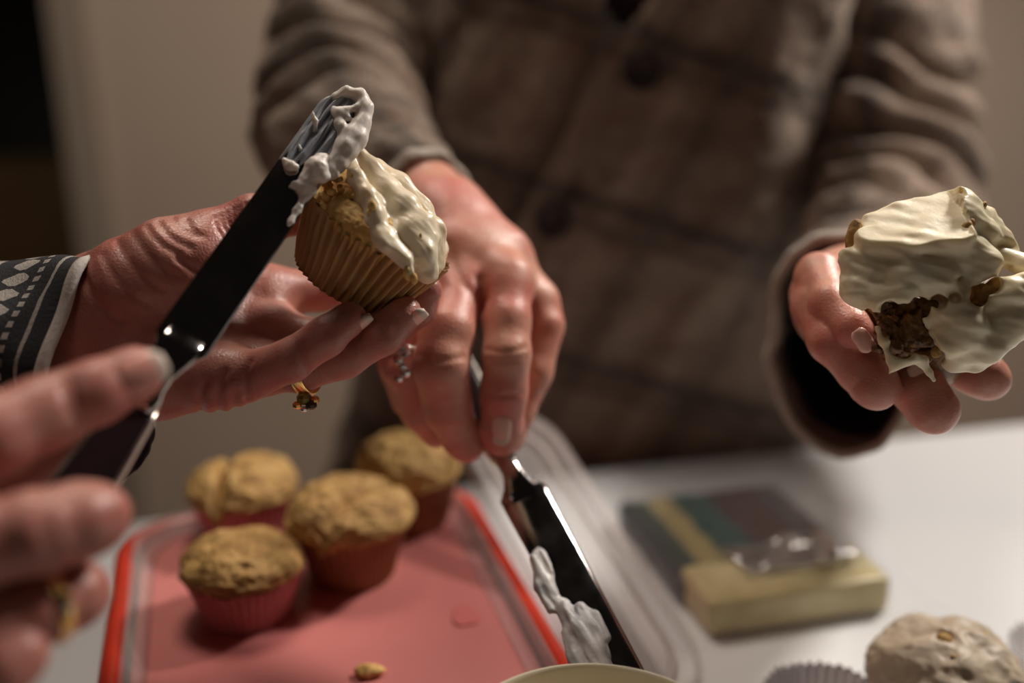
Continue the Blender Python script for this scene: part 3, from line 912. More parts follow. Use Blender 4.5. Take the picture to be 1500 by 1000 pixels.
# ------------------------------------------------------------------ spatulas
def spatula(name, label, A, B, wpx_base, wpx_tip, nrm, handle_len, hw, hcurve=0.0, rolled=False):
    e1 = unit(B - A); n = unit(nrm - e1 * (nrm @ e1)); e2 = np.cross(n, e1)       # e2: across the blade
    L = np.linalg.norm(B - A)
    root = thing(name, label, 'spatula', M=frame_matrix(A, e1, e2, n))
    # blade outline
    out = []
    for k in range(30):
        s = k / 29; out.append((s * (L - wpx_tip), wpx_base + (wpx_tip - wpx_base) * s))
    for k in range(1, 13):
        a = k / 12 * math.pi / 2; out.append((L - wpx_tip + wpx_tip * math.sin(a), max(wpx_tip * math.cos(a), .0002)))
    out = [(-.010, .006), (-.006, .0075), (-.003, wpx_base * .8)] + out
    V = []; th = .0009
    for x, w in out:
        for yy, zz in ((-w, 0), (-w + .0006, th / 2), (0, th / 2), (w - .0006, th / 2), (w, 0), (w - .0006, -th / 2), (0, -th / 2), (-w + .0006, -th / 2)):
            if rolled and yy > w - .0012: yy, zz = (w - .0018, .0009) if zz > 0 else ((w - .0002, -.0002) if zz == 0 else (w - .0002, -.0018))
            V.append((x, yy, zz))
    f = grid_faces(len(out), 8, False, True); f.append(list(range(8))); f.append([(len(out) - 1) * 8 + j for j in range(8)][::-1])
    mk('blade', V, f, M_steel, root)
    # bolster
    rows = [(.004, .0075, .0008), (-.002, .0078, .0012), (-.008, .0066, .0020), (-.014, .0050, .0026), (-.020, .0052, .0030), (-.024, .0066, .0040), (-.029, .0068, .0040)]
    def loft(rows, nseg=24, p=2.6):
        V = []
        for x, a, b, *z in rows:
            z0 = z[0] if z else 0
            for k in range(nseg):
                t = 2 * math.pi * k / nseg; c, s = math.cos(t), math.sin(t)
                V.append((x, a * math.copysign(abs(c) ** (2 / p), c), z0 + b * math.copysign(abs(s) ** (2 / p), s)))
        m = len(rows); f = grid_faces(m, nseg, False, True); f.append(list(range(nseg))); f.append([(m - 1) * nseg + j for j in range(nseg)][::-1])
        return np.array(V), f
    mk('bolster', *loft(rows), M_steel, root)
    H = handle_len; hr = []
    for k in range(20):
        s = k / 19; w = hw * (.62 + .38 * math.sin(min(1, s * 1.6) * math.pi / 2)) * (1 if s < .93 else math.sqrt(max(.05, 1 - ((s - .93) / .07) ** 2)))
        hr.append((-.027 - H * s, w, w * .42, -hcurve * s * s))
    mk('handle', *loft(hr, 28, 3.2), M_handle, root, label='dark handle with metal edges')
    for sg in (-1, 1):
        ed = [(x, .0013, w * .42 * .75, z) for x, w, b_, z in hr[:-1]]
        Ve, fe = loft(ed, 12, 2.4)
        k_ = np.repeat([w for x, w, b_, z in hr[:-1]], 12); Ve[:, 1] += sg * k_
        mk('metal_edge', Ve, fe, M_edge, root)
    return root, e1, e2, n, L
A1, B1 = P(266, 503, .372), P(513, 146, .425)
sp1, e1, e2, n1, L1 = spatula('spatula', 'steel spatula held in the left foreground, frosting on its tip', A1, B1, W(41, .372), W(33, .425), CZ - CY * .20 + CX * .02, .105, .0105)
WM_sp1 = WM[sp1.name]
def lp1(px, py, h=0.0):
    """point of spatula 1's face under a photo pixel, lifted h along its normal, world"""
    d = P(px, py, 1) - CAM; t = ((A1 - CAM) @ n1) / (d @ n1); return CAM + d * t + n1 * h
# thin ridged film on the blade end
nu, nv = 120, 60; V = []
w_t = W(33, .425)
for lay in (0, 1):
    for i in range(nu):
        s = i / (nu - 1)
        x = L1 * .705 + (L1 * .300) * s
        for j in range(nv):
            v = j / (nv - 1) * 2 - 1
            ww = w_t * 1.0 * (1.0 if x < L1 - w_t else math.sqrt(max(.02, 1 - ((x - L1 + w_t) / w_t) ** 2)))
            xx = x + (.0022 * math.sin(v * 9) + .0018 * math.sin(v * 23 + 1)) * (1 - s) ** 3 + .0035 * (1 - s) * (v + 1) * -.5
            q = np.array([[xx * 60, v * 9 + .7 * math.sin(xx * 70), 0.0]])
            rid = float(fbm(q, 3, 8)[0])
            e = min(1, (1 - abs(v)) * 6) * min(1, s * 12) * min(1, (1 - s) * 10 + .1)
            h = .0004 + e * (.0011 + .0010 * rid + .0006 * math.sin(v * 14 + xx * 110))
            V.append((xx, v * ww * 1.03, max(h, .0003) + .0004 if lay == 0 else -.0002))
m_ = nu * nv
f = [q for q in grid_faces(nu, nv)] + [q[::-1] for q in grid_faces(nu, nv, base=m_)]
rim = [i * nv for i in range(nu)] + [(nu - 1) * nv + j for j in range(1, nv)] + [i * nv + nv - 1 for i in range(nu - 2, -1, -1)] + [j for j in range(nv - 2, 0, -1)]
for a, b in zip(rim, rim[1:] + rim[:1]): f.append([a, a + m_, b + m_, b])
mk('frosting_film', V, f, M_smear, sp1, label='thin ridged frosting film, shade put into its grey-white colour')
def blob_field(chains, k=.003, noise=.0006, nf=300, str_dir=None, seed=3, carve=(), extra=None):
    if str_dir is not None:
        D = unit(str_dir); 
    def fn(p):
        r = None
        for c in chains:
            d = chain_sdf(p, c, .002) if len(c) > 1 else cone(p, c[0][0], c[0][0], c[0][1], c[0][1])
            r = d if r is None else smin(r, d, k)
        if extra is not None: r = smin(r, extra(p), k)
        q = p
        if str_dir is not None: q = p - (p @ D)[:, None] * D * .75
        r = r + noise * fbm(q * nf, 3, seed)
        for c in carve:
            d = chain_sdf(p, c, .002) if len(c) > 1 else cone(p, c[0][0], c[0][0], c[0][1], c[0][1])
            r = smax(r, -(d + noise * .8 * fbm(p * nf * 1.3, 2, seed + 9)), .0015)
        return r
    return fn
def blobmesh(chains, h=.0005, pad=.004, **kw):
    lo, hi = bounds(chains, pad); return mesh_field(blob_field(chains, **kw), lo, hi, h, slack=1.7)
def on1(*rows):
    return [(lp1(a, b, hh), W(r, .42)) for a, b, hh, r in rows]
cur = [on1((492, 145, .001, 8), (507, 138, .002, 8), (526, 143, .002, 10), (533, 162, .002, 12), (529, 185, .002, 12)),
       on1((529, 185, .002, 12), (520, 205, .002, 17), (505, 222, .002, 17), (494, 240, .0015, 13)),
       on1((522, 190, .002, 12), (507, 208, .002, 12)),
       on1((507, 200, .002, 8), (497, 188, .0025, 7), (493, 170, .0025, 5)),
       on1((494, 240, .0015, 13), (480, 250, .002, 9), (470, 243, .002, 7), (462, 240, .002, 5)),
       on1((492, 168, .0025, 5), (505, 166, .003, 5), (520, 163, .003, 6)),
       on1((485, 160, .001, 5), (497, 170, .0025, 5), (509, 178, .003, 4)),
       on1((487, 255, .0015, 9), (478, 262, .0015, 6)),
       on1((497, 232, .002, 8), (500, 215, .003, 6))]
mk('frosting_swirl', *blobmesh(cur, .0005, k=.0022, noise=.0005, nf=330, str_dir=e1, seed=5), M_curl, sp1, world=True, label='thick white frosting curling over the tip')
cur = [on1((470, 240, .003, 12), (462, 252, .003, 16), (470, 262, .003, 12)), on1((462, 255, .003, 10), (450, 266, .002, 11), (447, 278, .001, 11), (455, 280, .001, 9)),
       on1((445, 275, .001, 8), (432, 272, .001, 5), (424, 274, .001, 2.5)), on1((450, 283, .0005, 7), (445, 292, .0005, 5), (436, 308, .0005, 4.5), (426, 325, .0004, 3), (423, 330, .0004, 1.6))]
mk('frosting_drip', *blobmesh(cur, .0005, k=.0018, noise=.0004, nf=420, seed=2), M_curl, sp1, world=True, label='small white frosting lump on the blade edge')
cur = [on1((461, 192, .001, 5), (460, 182, .003, 3), (456, 172, .005, 1.6)), on1((418, 240, .001, 4), (424, 246, .002, 6), (432, 248, .002, 5)), on1((420, 238, .001, 3), (415, 236, .002, 1.8)),
       on1((440, 222, .001, 3), (436, 216, .002, 2))]
mk('frosting_peak', *blobmesh(cur, .0005, k=.0018, noise=.0003, nf=420, seed=7), M_curl, sp1, world=True)

A2, B2 = P(766, 722, .492), P(945, 1050, .420)
sp2, f1_, f2_, n2, L2 = spatula('spatula', 'steel spatula pointing down into the cream bowl', A2, B2, W(37, .49), W(34, .425), CZ + CY * .75, .100, .0095, rolled=True)
def lp2(px, py, h=0.0):
    d = P(px, py, 1) - CAM; t = ((A2 - CAM) @ n2) / (d @ n2); return CAM + d * t + n2 * h
def on2(*rows): return [(lp2(a, b, hh), W(r, .45)) for a, b, hh, r in rows]
cur = [on2((790, 815, .001, 9), (800, 850, .001, 10), (812, 880, .001, 8)), on2((797, 812, .001, 6), (806, 840, .002, 6)), on2((825, 890, .001, 12), (845, 925, .001, 16), (870, 960, .001, 18), (890, 1005, .001, 20)),
       on2((850, 890, .001, 7), (868, 925, .002, 10), (880, 960, .002, 10)), on2((838, 930, .001, 12), (842, 965, .001, 12), (862, 1000, .001, 16)), on2((872, 900, .001, 6), (890, 935, .001, 7)),
       on2((782, 822, .001, 6), (790, 860, .001, 7), (806, 895, .001, 6))]
mk('frosting_smear', *blobmesh(cur, .0007, k=.003, noise=.0012, nf=260, str_dir=f1_, seed=15), M_streak, sp2, world=True, label='streaky white frosting on the lower blade')

# ------------------------------------------------------------------ cupcakes
def liner_mesh(r0, r1, h, N=44, amp=.0014, thick=.0004, wob=.0006, seed=1, rim_noise=.0008):
    nt = N * 6; nz = 12
    th = np.linspace(0, 2 * math.pi, nt, endpoint=False)
    ph = th * N + .35 * np.sin(th * 3 + seed)
    tri = 2 * np.abs(((ph / (2 * math.pi)) % 1) * 2 - 1) - 1
    tri = np.sign(tri) * np.abs(tri) ** .8
    V = []
    for lay in (0, 1):
        for i in range(nz):
            s = i / (nz - 1); r = r0 + (r1 - r0) * s ** 1.05
            q = np.stack([np.cos(th) * 3, np.sin(th) * 3, np.full(nt, s * 1.5)], 1)
            rr = r + tri * amp * (.35 + .65 * s) + wob * vn(q * 2, seed) - lay * thick
            z = h * s + (rim_noise * vn(q * 4, seed + 4) + .0004 * tri if i == nz - 1 else 0)
            V.append(np.stack([rr * np.cos(th), rr * np.sin(th), np.zeros(nt) + z + (thick if lay and i == 0 else 0)], 1))
    V = np.concatenate(V)
    f = [q[::-1] for q in grid_faces(nz, nt, False, True)] + grid_faces(nz, nt, False, True, nz * nt)
    L = (nz - 1) * nt; K = nz * nt
    for j in range(nt):
        j2 = (j + 1) % nt; f.append([L + j, K + L + j, K + L + j2, L + j2]); 
    f.append(list(range(nt))); f.append([K + j for j in range(nt)][::-1])
    return V, f
def cake_mesh(r0, r1, h, dome, over=.002, seed=1, amp=.0012, crack=None, nt=160):
    prof = []
    for k in range(10): s = k / 9; prof.append((r0 + (r1 - r0) * s - .0016, .0012 + (h - .0012) * s))
    for k in range(1, 60):
        a = k / 60 * math.pi / 2
        prof.append(((r1 + over) * math.cos(a) ** .75 + .0001, h + .0015 + dome * math.sin(a) ** .9))
    def disp(V, th):
        q = V.reshape(-1, 3)
        n = q - np.array([0, 0, h * .5]); n /= np.linalg.norm(n, axis=1)[:, None]
        w = np.clip((q[:, 2] - h * .8) / (h * .3), 0, 1)
        d = amp * (fbm(q * 150, 3, seed) * .8 + np.abs(fbm(q * 420, 2, seed + 5)) * .6) * w + .0022 * vn(q * 45, seed + 2) * w
        q2 = q + n * d[:, None]
        if crack is not None:
            ca, off, cw, cd = crack
            x = q[:, 0] * math.cos(ca) + q[:, 1] * math.sin(ca) - off + .003 * vn(q * 90, 3)
            q2[:, 2] -= cd * np.exp(-(x / cw) ** 2) * w
        return q2.reshape(V.shape)
    return revolve(prof, nt, disp)
UPz = (V3(1, 0, 0), V3(0, 1, 0), V3(0, 0, 1))
TRZ = TZ + .042      # tray surface
def table_pt(px, py, z):
    d = P(px, py, 1) - CAM; t = (z - CAM[2]) / d[2]; return CAM + d * t
def tilted(c, tx=0, ty=0, rz=0):
    return Matrix.Translation(Vector(c)) @ Matrix.Rotation(rz, 4, 'Z') @ Matrix.Rotation(tx, 4, 'X') @ Matrix.Rotation(ty, 4, 'Y')
GR = 'plain cupcakes on the pink tray'
def plain(label, px, py, r0, r1, h, dome, paper_m, seed, crack=None, over=.002, tx=0, ty=0):
    c = table_pt(px, py, TRZ)
    t = thing('cupcake', label, 'cupcake', M=tilted(c, tx, ty, seed * 1.3), group=GR)
    mk('liner', *liner_mesh(r0, r1, h, 40, .0011, seed=seed), paper_m, t)
    mk('cake', *cake_mesh(r0, r1, h, dome, over, seed, .0016, crack), M_cakebrown, t)
    return t
plain('unfrosted cupcake in a pink liner nearest the camera on the tray', 363, 893, .0235, .0305, .026, .0150, M_paperpink, 1, over=.0015)
plain('unfrosted cupcake in a pink liner at the back left of the tray', 362, 778, .0240, .0315, .028, .018, M_paperpink, 2, crack=(.6, .010, .004, .010), over=.002)
plain('large split-topped cupcake in a brown liner in the middle of the tray', 518, 836, .0240, .0320, .034, .020, M_paperbrown, 3, crack=(-1.3, -.010, .0035, .009), over=.005)
plain('rounded cupcake in a brown liner at the back right of the tray', 601, 760, .0240, .0310, .032, .022, M_paperbrown, 4, over=.002)
# a crumb on the tray
cpt = table_pt(540, 985, TRZ + .001)
V, f = uvsphere(cpt * 0, np.eye(3), np.array([.007, .005, .003]), 22, 14); V = V * (1 + .3 * fbm(V * 300, 2, 5))[:, None]
tag(mk('cake_crumb', V, f, M_cake, origin=None), 'yellow cake crumb lying on the pink tray near the bowl', 'crumb').location = cpt + V3(0, 0, .0015)

# frosted cupcake in the left person's hand
ax = unit(CX * .56 * .95 + CY * .83 * .95 + CZ * .31)
rimc = P(556, 332, .436); H0 = .030
base = rimc - ax * H0
xx = unit(np.cross(CZ, ax)); yy = np.cross(ax, xx)
cm = thing('cupcake', 'half frosted cupcake in a tan pleated liner held beside the spatula tip', 'cupcake', M=frame_matrix(base, xx, yy, ax))
mk('liner', *liner_mesh(.0255, .0335, H0, 43, .0024, seed=6, rim_noise=.0016), M_paper, cm, label='tan pleated paper liner')
V, f = cake_mesh(.0255, .0335, H0, .0125, -.0015, 8, .0014, None, 200)
mk('cake', V, f, M_cake, cm)
def c4(*rows): return [(P(a, b, d), W(r, d)) for a, b, d, r in rows]
Rax = np.stack([xx, yy, ax], 1)
fc = P(568, 328, .436)
chs = [c4((512, 214, .424, 7), (522, 228, .424, 14), (540, 252, .424, 20), (560, 280, .422, 24), (590, 305, .420, 24), (618, 330, .418, 20), (630, 348, .417, 15)),
       c4((516, 222, .428, 8), (546, 250, .434, 20), (580, 276, .434, 23), (610, 310, .434, 23), (624, 338, .432, 21)),
       c4((512, 232, .420, 8), (522, 258, .414, 12), (537, 285, .410, 13), (548, 312, .408, 13)),
       c4((545, 300, .414, 20), (548, 325, .408, 14), (566, 350, .407, 15), (592, 378, .408, 15)),
       c4((600, 340, .416, 26), (618, 372, .414, 24), (625, 395, .416, 18)),
       c4((560, 320, .418, 26), (600, 360, .416, 26)),
       c4((597, 385, .407, 9), (601, 398, .405, 7)), c4((556, 345, .405, 8), (563, 360, .403, 6)),
       c4((630, 340, .425, 24), (632, 390, .425, 18))]
car = [c4((492, 262, .400, 18), (498, 282, .405, 22), (512, 300, .405, 16), (520, 312, .402, 12)), c4((577, 270, .395, 7), (600, 300, .392, 8)), c4((538, 300, .39, 4), (540, 312, .39, 4))]
lo, hi = bounds(chs, .008)
V, Fq = mesh_field(blob_field(chs, k=.0030, noise=.0010, nf=150, str_dir=unit(CX - CY), seed=21, carve=car, extra=lambda p: ell(p, fc, Rax, np.array([.0295, .0295, .0125]))), lo - .006, hi + .006, .0006)
mk('frosting', V, Fq, M_frost, cm, world=True, label='glossy cream frosting')
# loose crumbs in the frosting edge
rg = random.Random(4); cr_ = []
for k in range(26):
    px, py = rg.uniform(478, 520), rg.uniform(250, 318)
    if (px - 478) * .7 + 250 > py + 22: continue
    V, f = uvsphere(P(px, py, .4105 + .006 * rg.random()), np.eye(3), np.array([1, .8, .9]) * rg.uniform(.0010, .0024), 9, 6)
    V = V + .0004 * vn(V * 900, k)[:, None]; cr_.append((V, f))
for px, py, s in ((545, 303, .0030), (542, 312, .0022), (616, 345, .0011), (597, 400, .0032), (606, 408, .0026)):
    V, f = uvsphere(P(px, py, .4045), np.eye(3), np.array([.6, .5, 1.0]) * s, 9, 6); cr_.append((V, f))
tag(mk('crumb', *merge(*cr_), M_cake, cm, world=True), kind='stuff')

# messy cupcake
mb = P(1348, 492, .468)
axm = unit(CY * .80 + CZ * .55 + CX * .05); xm = unit(np.cross(CZ, axm)); ym = np.cross(axm, xm)
cmm = thing('cupcake', 'messy cupcake heaped with thick pale frosting held in the hand at right', 'cupcake', M=frame_matrix(mb - axm * .012, xm, ym, axm))
V, f = cake_mesh(.026, .0335, .030, .013, .001, 14, .0025, None, 160)
mk('cake', V, f, M_cakedark, cmm, label='dark caramel-soaked cake')
R0 = unit(CY + CZ * .75)
chm = [c4((1290, 345, .430, 36), (1340, 330, .428, 48), (1392, 322, .430, 46), (1425, 345, .430, 36)), c4((1278, 352, .420, 26), (1330, 350, .416, 30), (1395, 345, .416, 30)),
       c4((1275, 350, .430, 22), (1330, 365, .426, 34), (1385, 372, .424, 36), (1430, 385, .424, 30)),
       c4((1248, 378, .425, 14), (1275, 395, .424, 28), (1325, 402, .418, 34), (1375, 408, .418, 32)),
       c4((1245, 390, .425, 14), (1258, 425, .424, 24), (1290, 440, .420, 26), (1318, 432, .416, 22)),
       c4((1238, 370, .424, 6), (1234, 374, .424, 5), (1262, 380, .422, 12)),
       c4((1435, 330, .434, 28), (1462, 350, .434, 18), (1478, 372, .434, 12)), c4((1452, 320, .434, 10), (1461, 324, .434, 6)),
       c4((1470, 378, .428, 14), (1495, 385, .426, 14), (1518, 400, .426, 16)),
       c4((1400, 345, .424, 12), (1425, 362, .420, 14), (1445, 385, .419, 14), (1430, 405, .418, 12)),
       c4((1360, 455, .424, 26), (1395, 450, .420, 34), (1410, 480, .418, 34), (1385, 500, .420, 26)),
       c4((1405, 520, .424, 20), (1440, 505, .422, 30), (1475, 470, .422, 32), (1500, 440, .424, 28), (1515, 420, .426, 24)),
       c4((1450, 440, .418, 16), (1480, 425, .416, 16), (1510, 410, .418, 14)),
       c4((1395, 528, .428, 16), (1430, 530, .428, 14), (1450, 520, .428, 12)),
       c4((1290, 470, .420, 8), (1297, 500, .418, 8), (1310, 528, .418, 9), (1330, 520, .418, 11), (1350, 528, .420, 9)),
       c4((1330, 522, .419, 7), (1312, 535, .418, 4), (1299, 552, .417, 2)), c4((1352, 525, .42, 5), (1362, 545, .42, 3.5), (1368, 556, .42, 2)),
       c4((1300, 455, .417, 11), (1304, 470, .417, 5)), c4((1330, 470, .424, 7), (1345, 490, .424, 6))]
def cv(px, py, r, r2=None, d0=.400, d1=.440): return c4((px, py, d0, r), (px, py, d1, r if r2 is None else r2))
carm = [cv(1303, 452, 13), cv(1325, 458, 15), cv(1348, 450, 17), cv(1375, 442, 12, None, .40, .422), cv(1398, 436, 7, None, .40, .418), cv(1306, 478, 17), cv(1330, 482, 24), cv(1322, 508, 17), cv(1352, 502, 15), cv(1434, 434, 14, None, .40, .425),
        cv(1452, 420, 13, None, .40, .425), cv(1406, 409, 5, None, .40, .418), cv(1476, 393, 5, None, .4, .425), cv(1283, 466, 10), cv(1272, 456, 6), cv(1368, 512, 7), cv(1378, 520, 6)]
pl_n = unit(CY * .78 + CZ * .66 - CX * .12); pl_p = P(1330, 360, .408)
def ridg(p):
    return 0
lo, hi = bounds(chm, .008)
f_m = blob_field(chm, k=.0034, noise=.0012, nf=120, str_dir=unit(CX * 1 - CY * .25), seed=31, carve=carm)
def f_m2(p):
    r = f_m(p)
    # knife-flattened top
    pd = (p - pl_p) @ pl_n + .0006 * fbm(p * np.array([60, 120, 120]), 2, 6)
    near = np.abs((p - pl_p) @ CX) < .03
    r = np.where((p[:, 0] < P(1412, 330, .42)[0] + .0015 * vn(p * 200, 4)), smax(r, pd, .0006), r)
    # stroke ridges
    s = (p @ unit(CY + CX * .35)) * 900 + 2.2 * fbm(p * 70, 2, 3)
    return r + .00035 * np.sin(s) * np.clip(fbm(p * 55, 1, 9) + .3, 0, 1)
V, Fq = mesh_field(f_m2, lo, hi, .0006, slack=1.8)
mk('frosting', V, Fq, M_frost_pale, cmm, world=True, label='thick pale cream frosting with holes and peaks')
cr_ = []
for px, py, s, d in ((1417, 334, .0026, .415), (1421, 328, .0022, .417), (1338, 500, .0024, .428), (1372, 515, .0026, .425), (1442, 300, .0012, .425)):
    V, f = uvsphere(P(px, py, d), np.eye(3), np.array([1, .8, 1.2]) * s, 9, 6); V = V + .0006 * vn(V * 500, 3)[:, None]; cr_.append((V, f))
V, f = uvsphere(P(1251, 347, .428), np.eye(3), np.array([.0032, .004, .0075]), 14, 12); V = V + .0012 * vn(V * 300, 3)[:, None]; cr_.append((V, f))
n1 = len(cr_); lumps = []
for k in range(46):
    px, py = rg.uniform(1285, 1362), rg.uniform(444, 525)
    lumps.append([(P(px, py, .433 - .007 * rg.random()), rg.uniform(.0016, .0042))])
V, Fq = blobmesh(lumps, .0006, k=.0012, noise=.0014, nf=420, seed=44)
mk('crumb', V, Fq, M_cakedark, cmm, world=True)['kind'] = 'stuff'
for k in range(0):
    V, f = uvsphere(P(px, py, .432 - .008 * rg.random()), np.eye(3), np.array([1, .8, 1.1]) * rg.uniform(.0015, .0040), 9, 6); V = V + .0009 * vn(V * 450, k)[:, None]; cr_.append((V, f))
n0 = len(cr_)
for k in range(9):
    V, f = uvsphere(P(rg.uniform(1425, 1462), rg.uniform(418, 442), .428), np.eye(3), np.array([1, .8, 1.1]) * rg.uniform(.003, .005), 9, 6); V = V + .0012 * vn(V * 450, k)[:, None]; cr_.append((V, f))
tag(mk('crumb', *merge(*(cr_[:6] + cr_[n0:])), M_cakebrown, cmm, world=True), kind='stuff')

# frosted cupcake at the bottom right
c = table_pt(1372, 1085, TZ)
cf = thing('cupcake', 'tan frosted cupcake standing on the table at the lower right corner', 'cupcake', M=tilted(c, 0, 0, .4))
mk('liner', *liner_mesh(.025, .033, .033, 40, .0011, seed=12), M_paperbrown, cf)
mk('cake', *cake_mesh(.025, .033, .033, .012, .0005, 15, .0012), M_cakedark, cf)
def f_f(p):
    q = ell(p, V3(0, 0, .038), np.eye(3), np.array([.0375, .0375, .027]))
    a = np.arctan2(p[:, 1], p[:, 0]); r = np.hypot(p[:, 0], p[:, 1])
    q = q + .0012 * np.sin(a * 5 + r * 120) * np.clip(r / .02, 0, 1) + .0016 * fbm(p * 60, 3, 4) + .0006 * fbm(p * 200, 2, 5)
    q = smax(q, -(np.linalg.norm(p - V3(-.006, -.0, .066), axis=1) - .005), .002)
    for cx_, cy_, cz_ in ((-.014, -.022, .057), (.02, -.02, .057), (.008, -.031, .05), (-.028, -.012, .054)):
        q = q + .002 * np.exp(-(np.linalg.norm(p - V3(cx_, cy_, cz_), axis=1) / .003) ** 2)
    return q
V, Fq = mesh_field(f_f, (-.045, -.045, .008), (.045, .045, .075), .0008)
mk('frosting', V, Fq, M_frost_tan, cf, label='tan spread frosting')
cr_ = []
for x, y, z, s in ((-.006, 0, .062, .004), (.016, -.004, .0615, .0018), (-.012, -.012, .0615, .0014)):
    V, f = uvsphere(V3(x, y, z), np.eye(3), np.array([1, 1, .7]) * s, 9, 6); cr_.append((V, f))
tag(mk('crumb', *merge(*cr_), M_cakebrown, cf), kind='stuff')

# ------------------------------------------------------------------ tray and its red box
TL, TW = .34, .225
tr_a = math.radians(17); RU = V3(math.cos(tr_a), math.sin(tr_a), 0); RV = V3(math.sin(tr_a), -math.cos(tr_a), 0)
far_l = table_pt(176, 772, TRZ)
tc = far_l + RU * TW / 2 + RV * TL / 2
tray = thing('serving_tray', 'pink tray with a red rim and a clear edge holding the unfrosted cupcakes', 'tray', M=frame_matrix((tc[0], tc[1], TZ), RU, -RV, (0, 0, 1)))
def rr_outline(sx, sy, r, ns=10):
    o = []
    for q in range(4):
        ox = (sx / 2 - r) * (1 if q in (0, 3) else -1); oy = (sy / 2 - r) * (1 if q in (0, 1) else -1)
        for k in range(ns + 1):
            a = q * math.pi / 2 + k * math.pi / 2 / ns; o.append((ox + r * math.cos(a), oy + r * math.sin(a)))
    return np.array(o)
def rr_loft(levels, ns=10, closed=False):
    """levels: (sx, sy, r, z)"""
    V = []; n = 4 * (ns + 1)
    for sx, sy, r, z in levels:
        o = rr_outline(sx, sy, r, ns); V.append(np.column_stack([o, np.full(n, z)]))
    f = [q[::-1] for q in grid_faces(len(levels), n, closed, True)]
    return np.concatenate(V), f
h = .042
V, f = rr_loft([(TW - .03, TL - .03, .03, h - .003), (TW - .03, TL - .03, .03, h), ]); n_ = 44
f.append(list(range(n_))[::-1]); f.append([n_ + j for j in range(n_)])
mk('panel', V, f, M_pink, tray, smooth=False, label='flat pink panel')
s = lambda d: (TW + d, TL + d)
V, f = rr_loft([(*s(-.022), .033, h - .006), (*s(-.022), .033, h + .001), (*s(-.016), .034, h + .0045), (*s(-.008), .037, h + .0045), (*s(.000), .040, h + .002), (*s(.002), .041, h - .006), (*s(-.004), .040, h - .010), (*s(-.020), .034, h - .009)], closed=True)
mk('rim', V, f, M_red, tray, label='red rim')
V, f = rr_loft([(*s(-.012), .037, h - .0105), (*s(.012), .045, .012), (*s(.016), .047, .004), (*s(.008), .044, 0), (*s(0), .04, 0), (*s(-.006), .04, .004), (*s(-.018), .036, h - .0105)], closed=True)
mk('box', V, f, M_red, tray, label='red box under the tray')
V, f = rr_loft([(*s(-.046), .03, h + .0003), (*s(-.036), .031, h + .005), (*s(-.026), .032, h + .0115), (*s(-.022), .033, h + .0105), (*s(-.020), .034, h + .006), (*s(-.0225), .033, h + .0045), (*s(-.034), .031, h + .0003)], closed=True)
mk('clear_edge', V, f, M_clear, tray, label='clear plastic edge')
# strawberry-coloured smudge on the panel
sp = table_pt(682, 902, TRZ + .0004)
V = []
for k in range(30):
    a = 2 * math.pi * k / 30; r = 1 + .15 * math.sin(3 * a)
    V.append(sp + RU * .007 * r * math.cos(a) + RV * .010 * r * math.sin(a))
V2 = [v + V3(0, 0, .0004) for v in V]
M_spot = mat('red_spot', (.58, .16, .15), .33)
mk('stain', V + V2, [list(range(30)), [30 + j for j in range(30)][::-1]] + [[j, (j + 1) % 30, 30 + (j + 1) % 30, 30 + j] for j in range(30)], M_spot, tray, world=True, smooth=False, label='small red stain')

# ------------------------------------------------------------------ bowl of frosting
bc = table_pt(872, 1290, TRZ)
bowl = thing('bowl', 'cream ceramic bowl of frosting at the bottom centre under the spatula', 'bowl', loc=(bc[0], bc[1], TRZ + .0005))
prof = [(.001, 0), (.028, 0), (.030, .003), (.036, .006), (.047, .018), (.053, .034), (.0565, .050), (.0580, .0515), (.0575, .0535), (.0555, .0532), (.0515, .036), (.045, .020), (.034, .010), (.001, .008)]
V, f = revolve(catmull(np.array(prof), 60), 96, close=False)
mk('bowl_shell', V, f, M_bowl, bowl)
def f_b(p):
    q = smax(ell(p, V3(0, 0, .030), np.eye(3), np.array([.052, .052, .018])), -(p[:, 2] - .016), .003)
    return q + .002 * fbm(p * 60, 3, 5) + .0012 * np.sin(p[:, 0] * 260 + 3 * vn(p * 40, 2))
V, Fq = mesh_field(f_b, (-.06, -.06, .008), (.06, .06, .056), .0012)
tag(mk('frosting', V, Fq, M_frost, bowl), 'cream frosting inside the bowl')

# ------------------------------------------------------------------ clear plastic lid leaning beside the tray
Ll, Wl = .25, .10
pa, pb = P(1045, 985, .54), P(800, 612, .655)      # near and far ends of its right edge
eu = unit(pb - pa); ew = V3(-.80, -.45, 0); ew = unit(ew - eu * (ew @ eu)); en = np.cross(ew, eu)
if en[2] < 0: en = -en
Ll = np.linalg.norm(pb - pa) + .03; Wl = .070
lc = pa + eu * (Ll / 2 - .015) + ew * Wl / 2
xe = -ew; 
lid = thing('plastic_lid', 'cloudy clear plastic lid leaning between the tray and the bagged pack', 'lid', M=frame_matrix(lc, xe, np.cross(en, xe), en))
d = lambda k: (Wl + k, Ll + k)
V, f = rr_loft([(*d(-.024), .030, -.0010), (*d(-.020), .031, -.0005), (*d(-.012), .034, .004), (*d(-.002), .038, .0045), (*d(0), .038, .002), (*d(0), .038, -.006), (*d(-.0025), .037, -.006), (*d(-.0025), .037, .001), (*d(-.013), .033, .002), (*d(-.021), .031, -.002), (*d(-.024), .030, -.0022)])
k_ = 44; f.append(list(range(k_))[::-1]); f.append([10 * k_ + j for j in range(k_)])
mk('lid_shell', V, f, M_clear, lid)
V, f = rr_loft([(*d(-.034), .027, .0004), (*d(-.030), .028, .0016), (*d(-.026), .029, .0004)], closed=True)
mk('ridge', V, f, M_clearrim, lid)

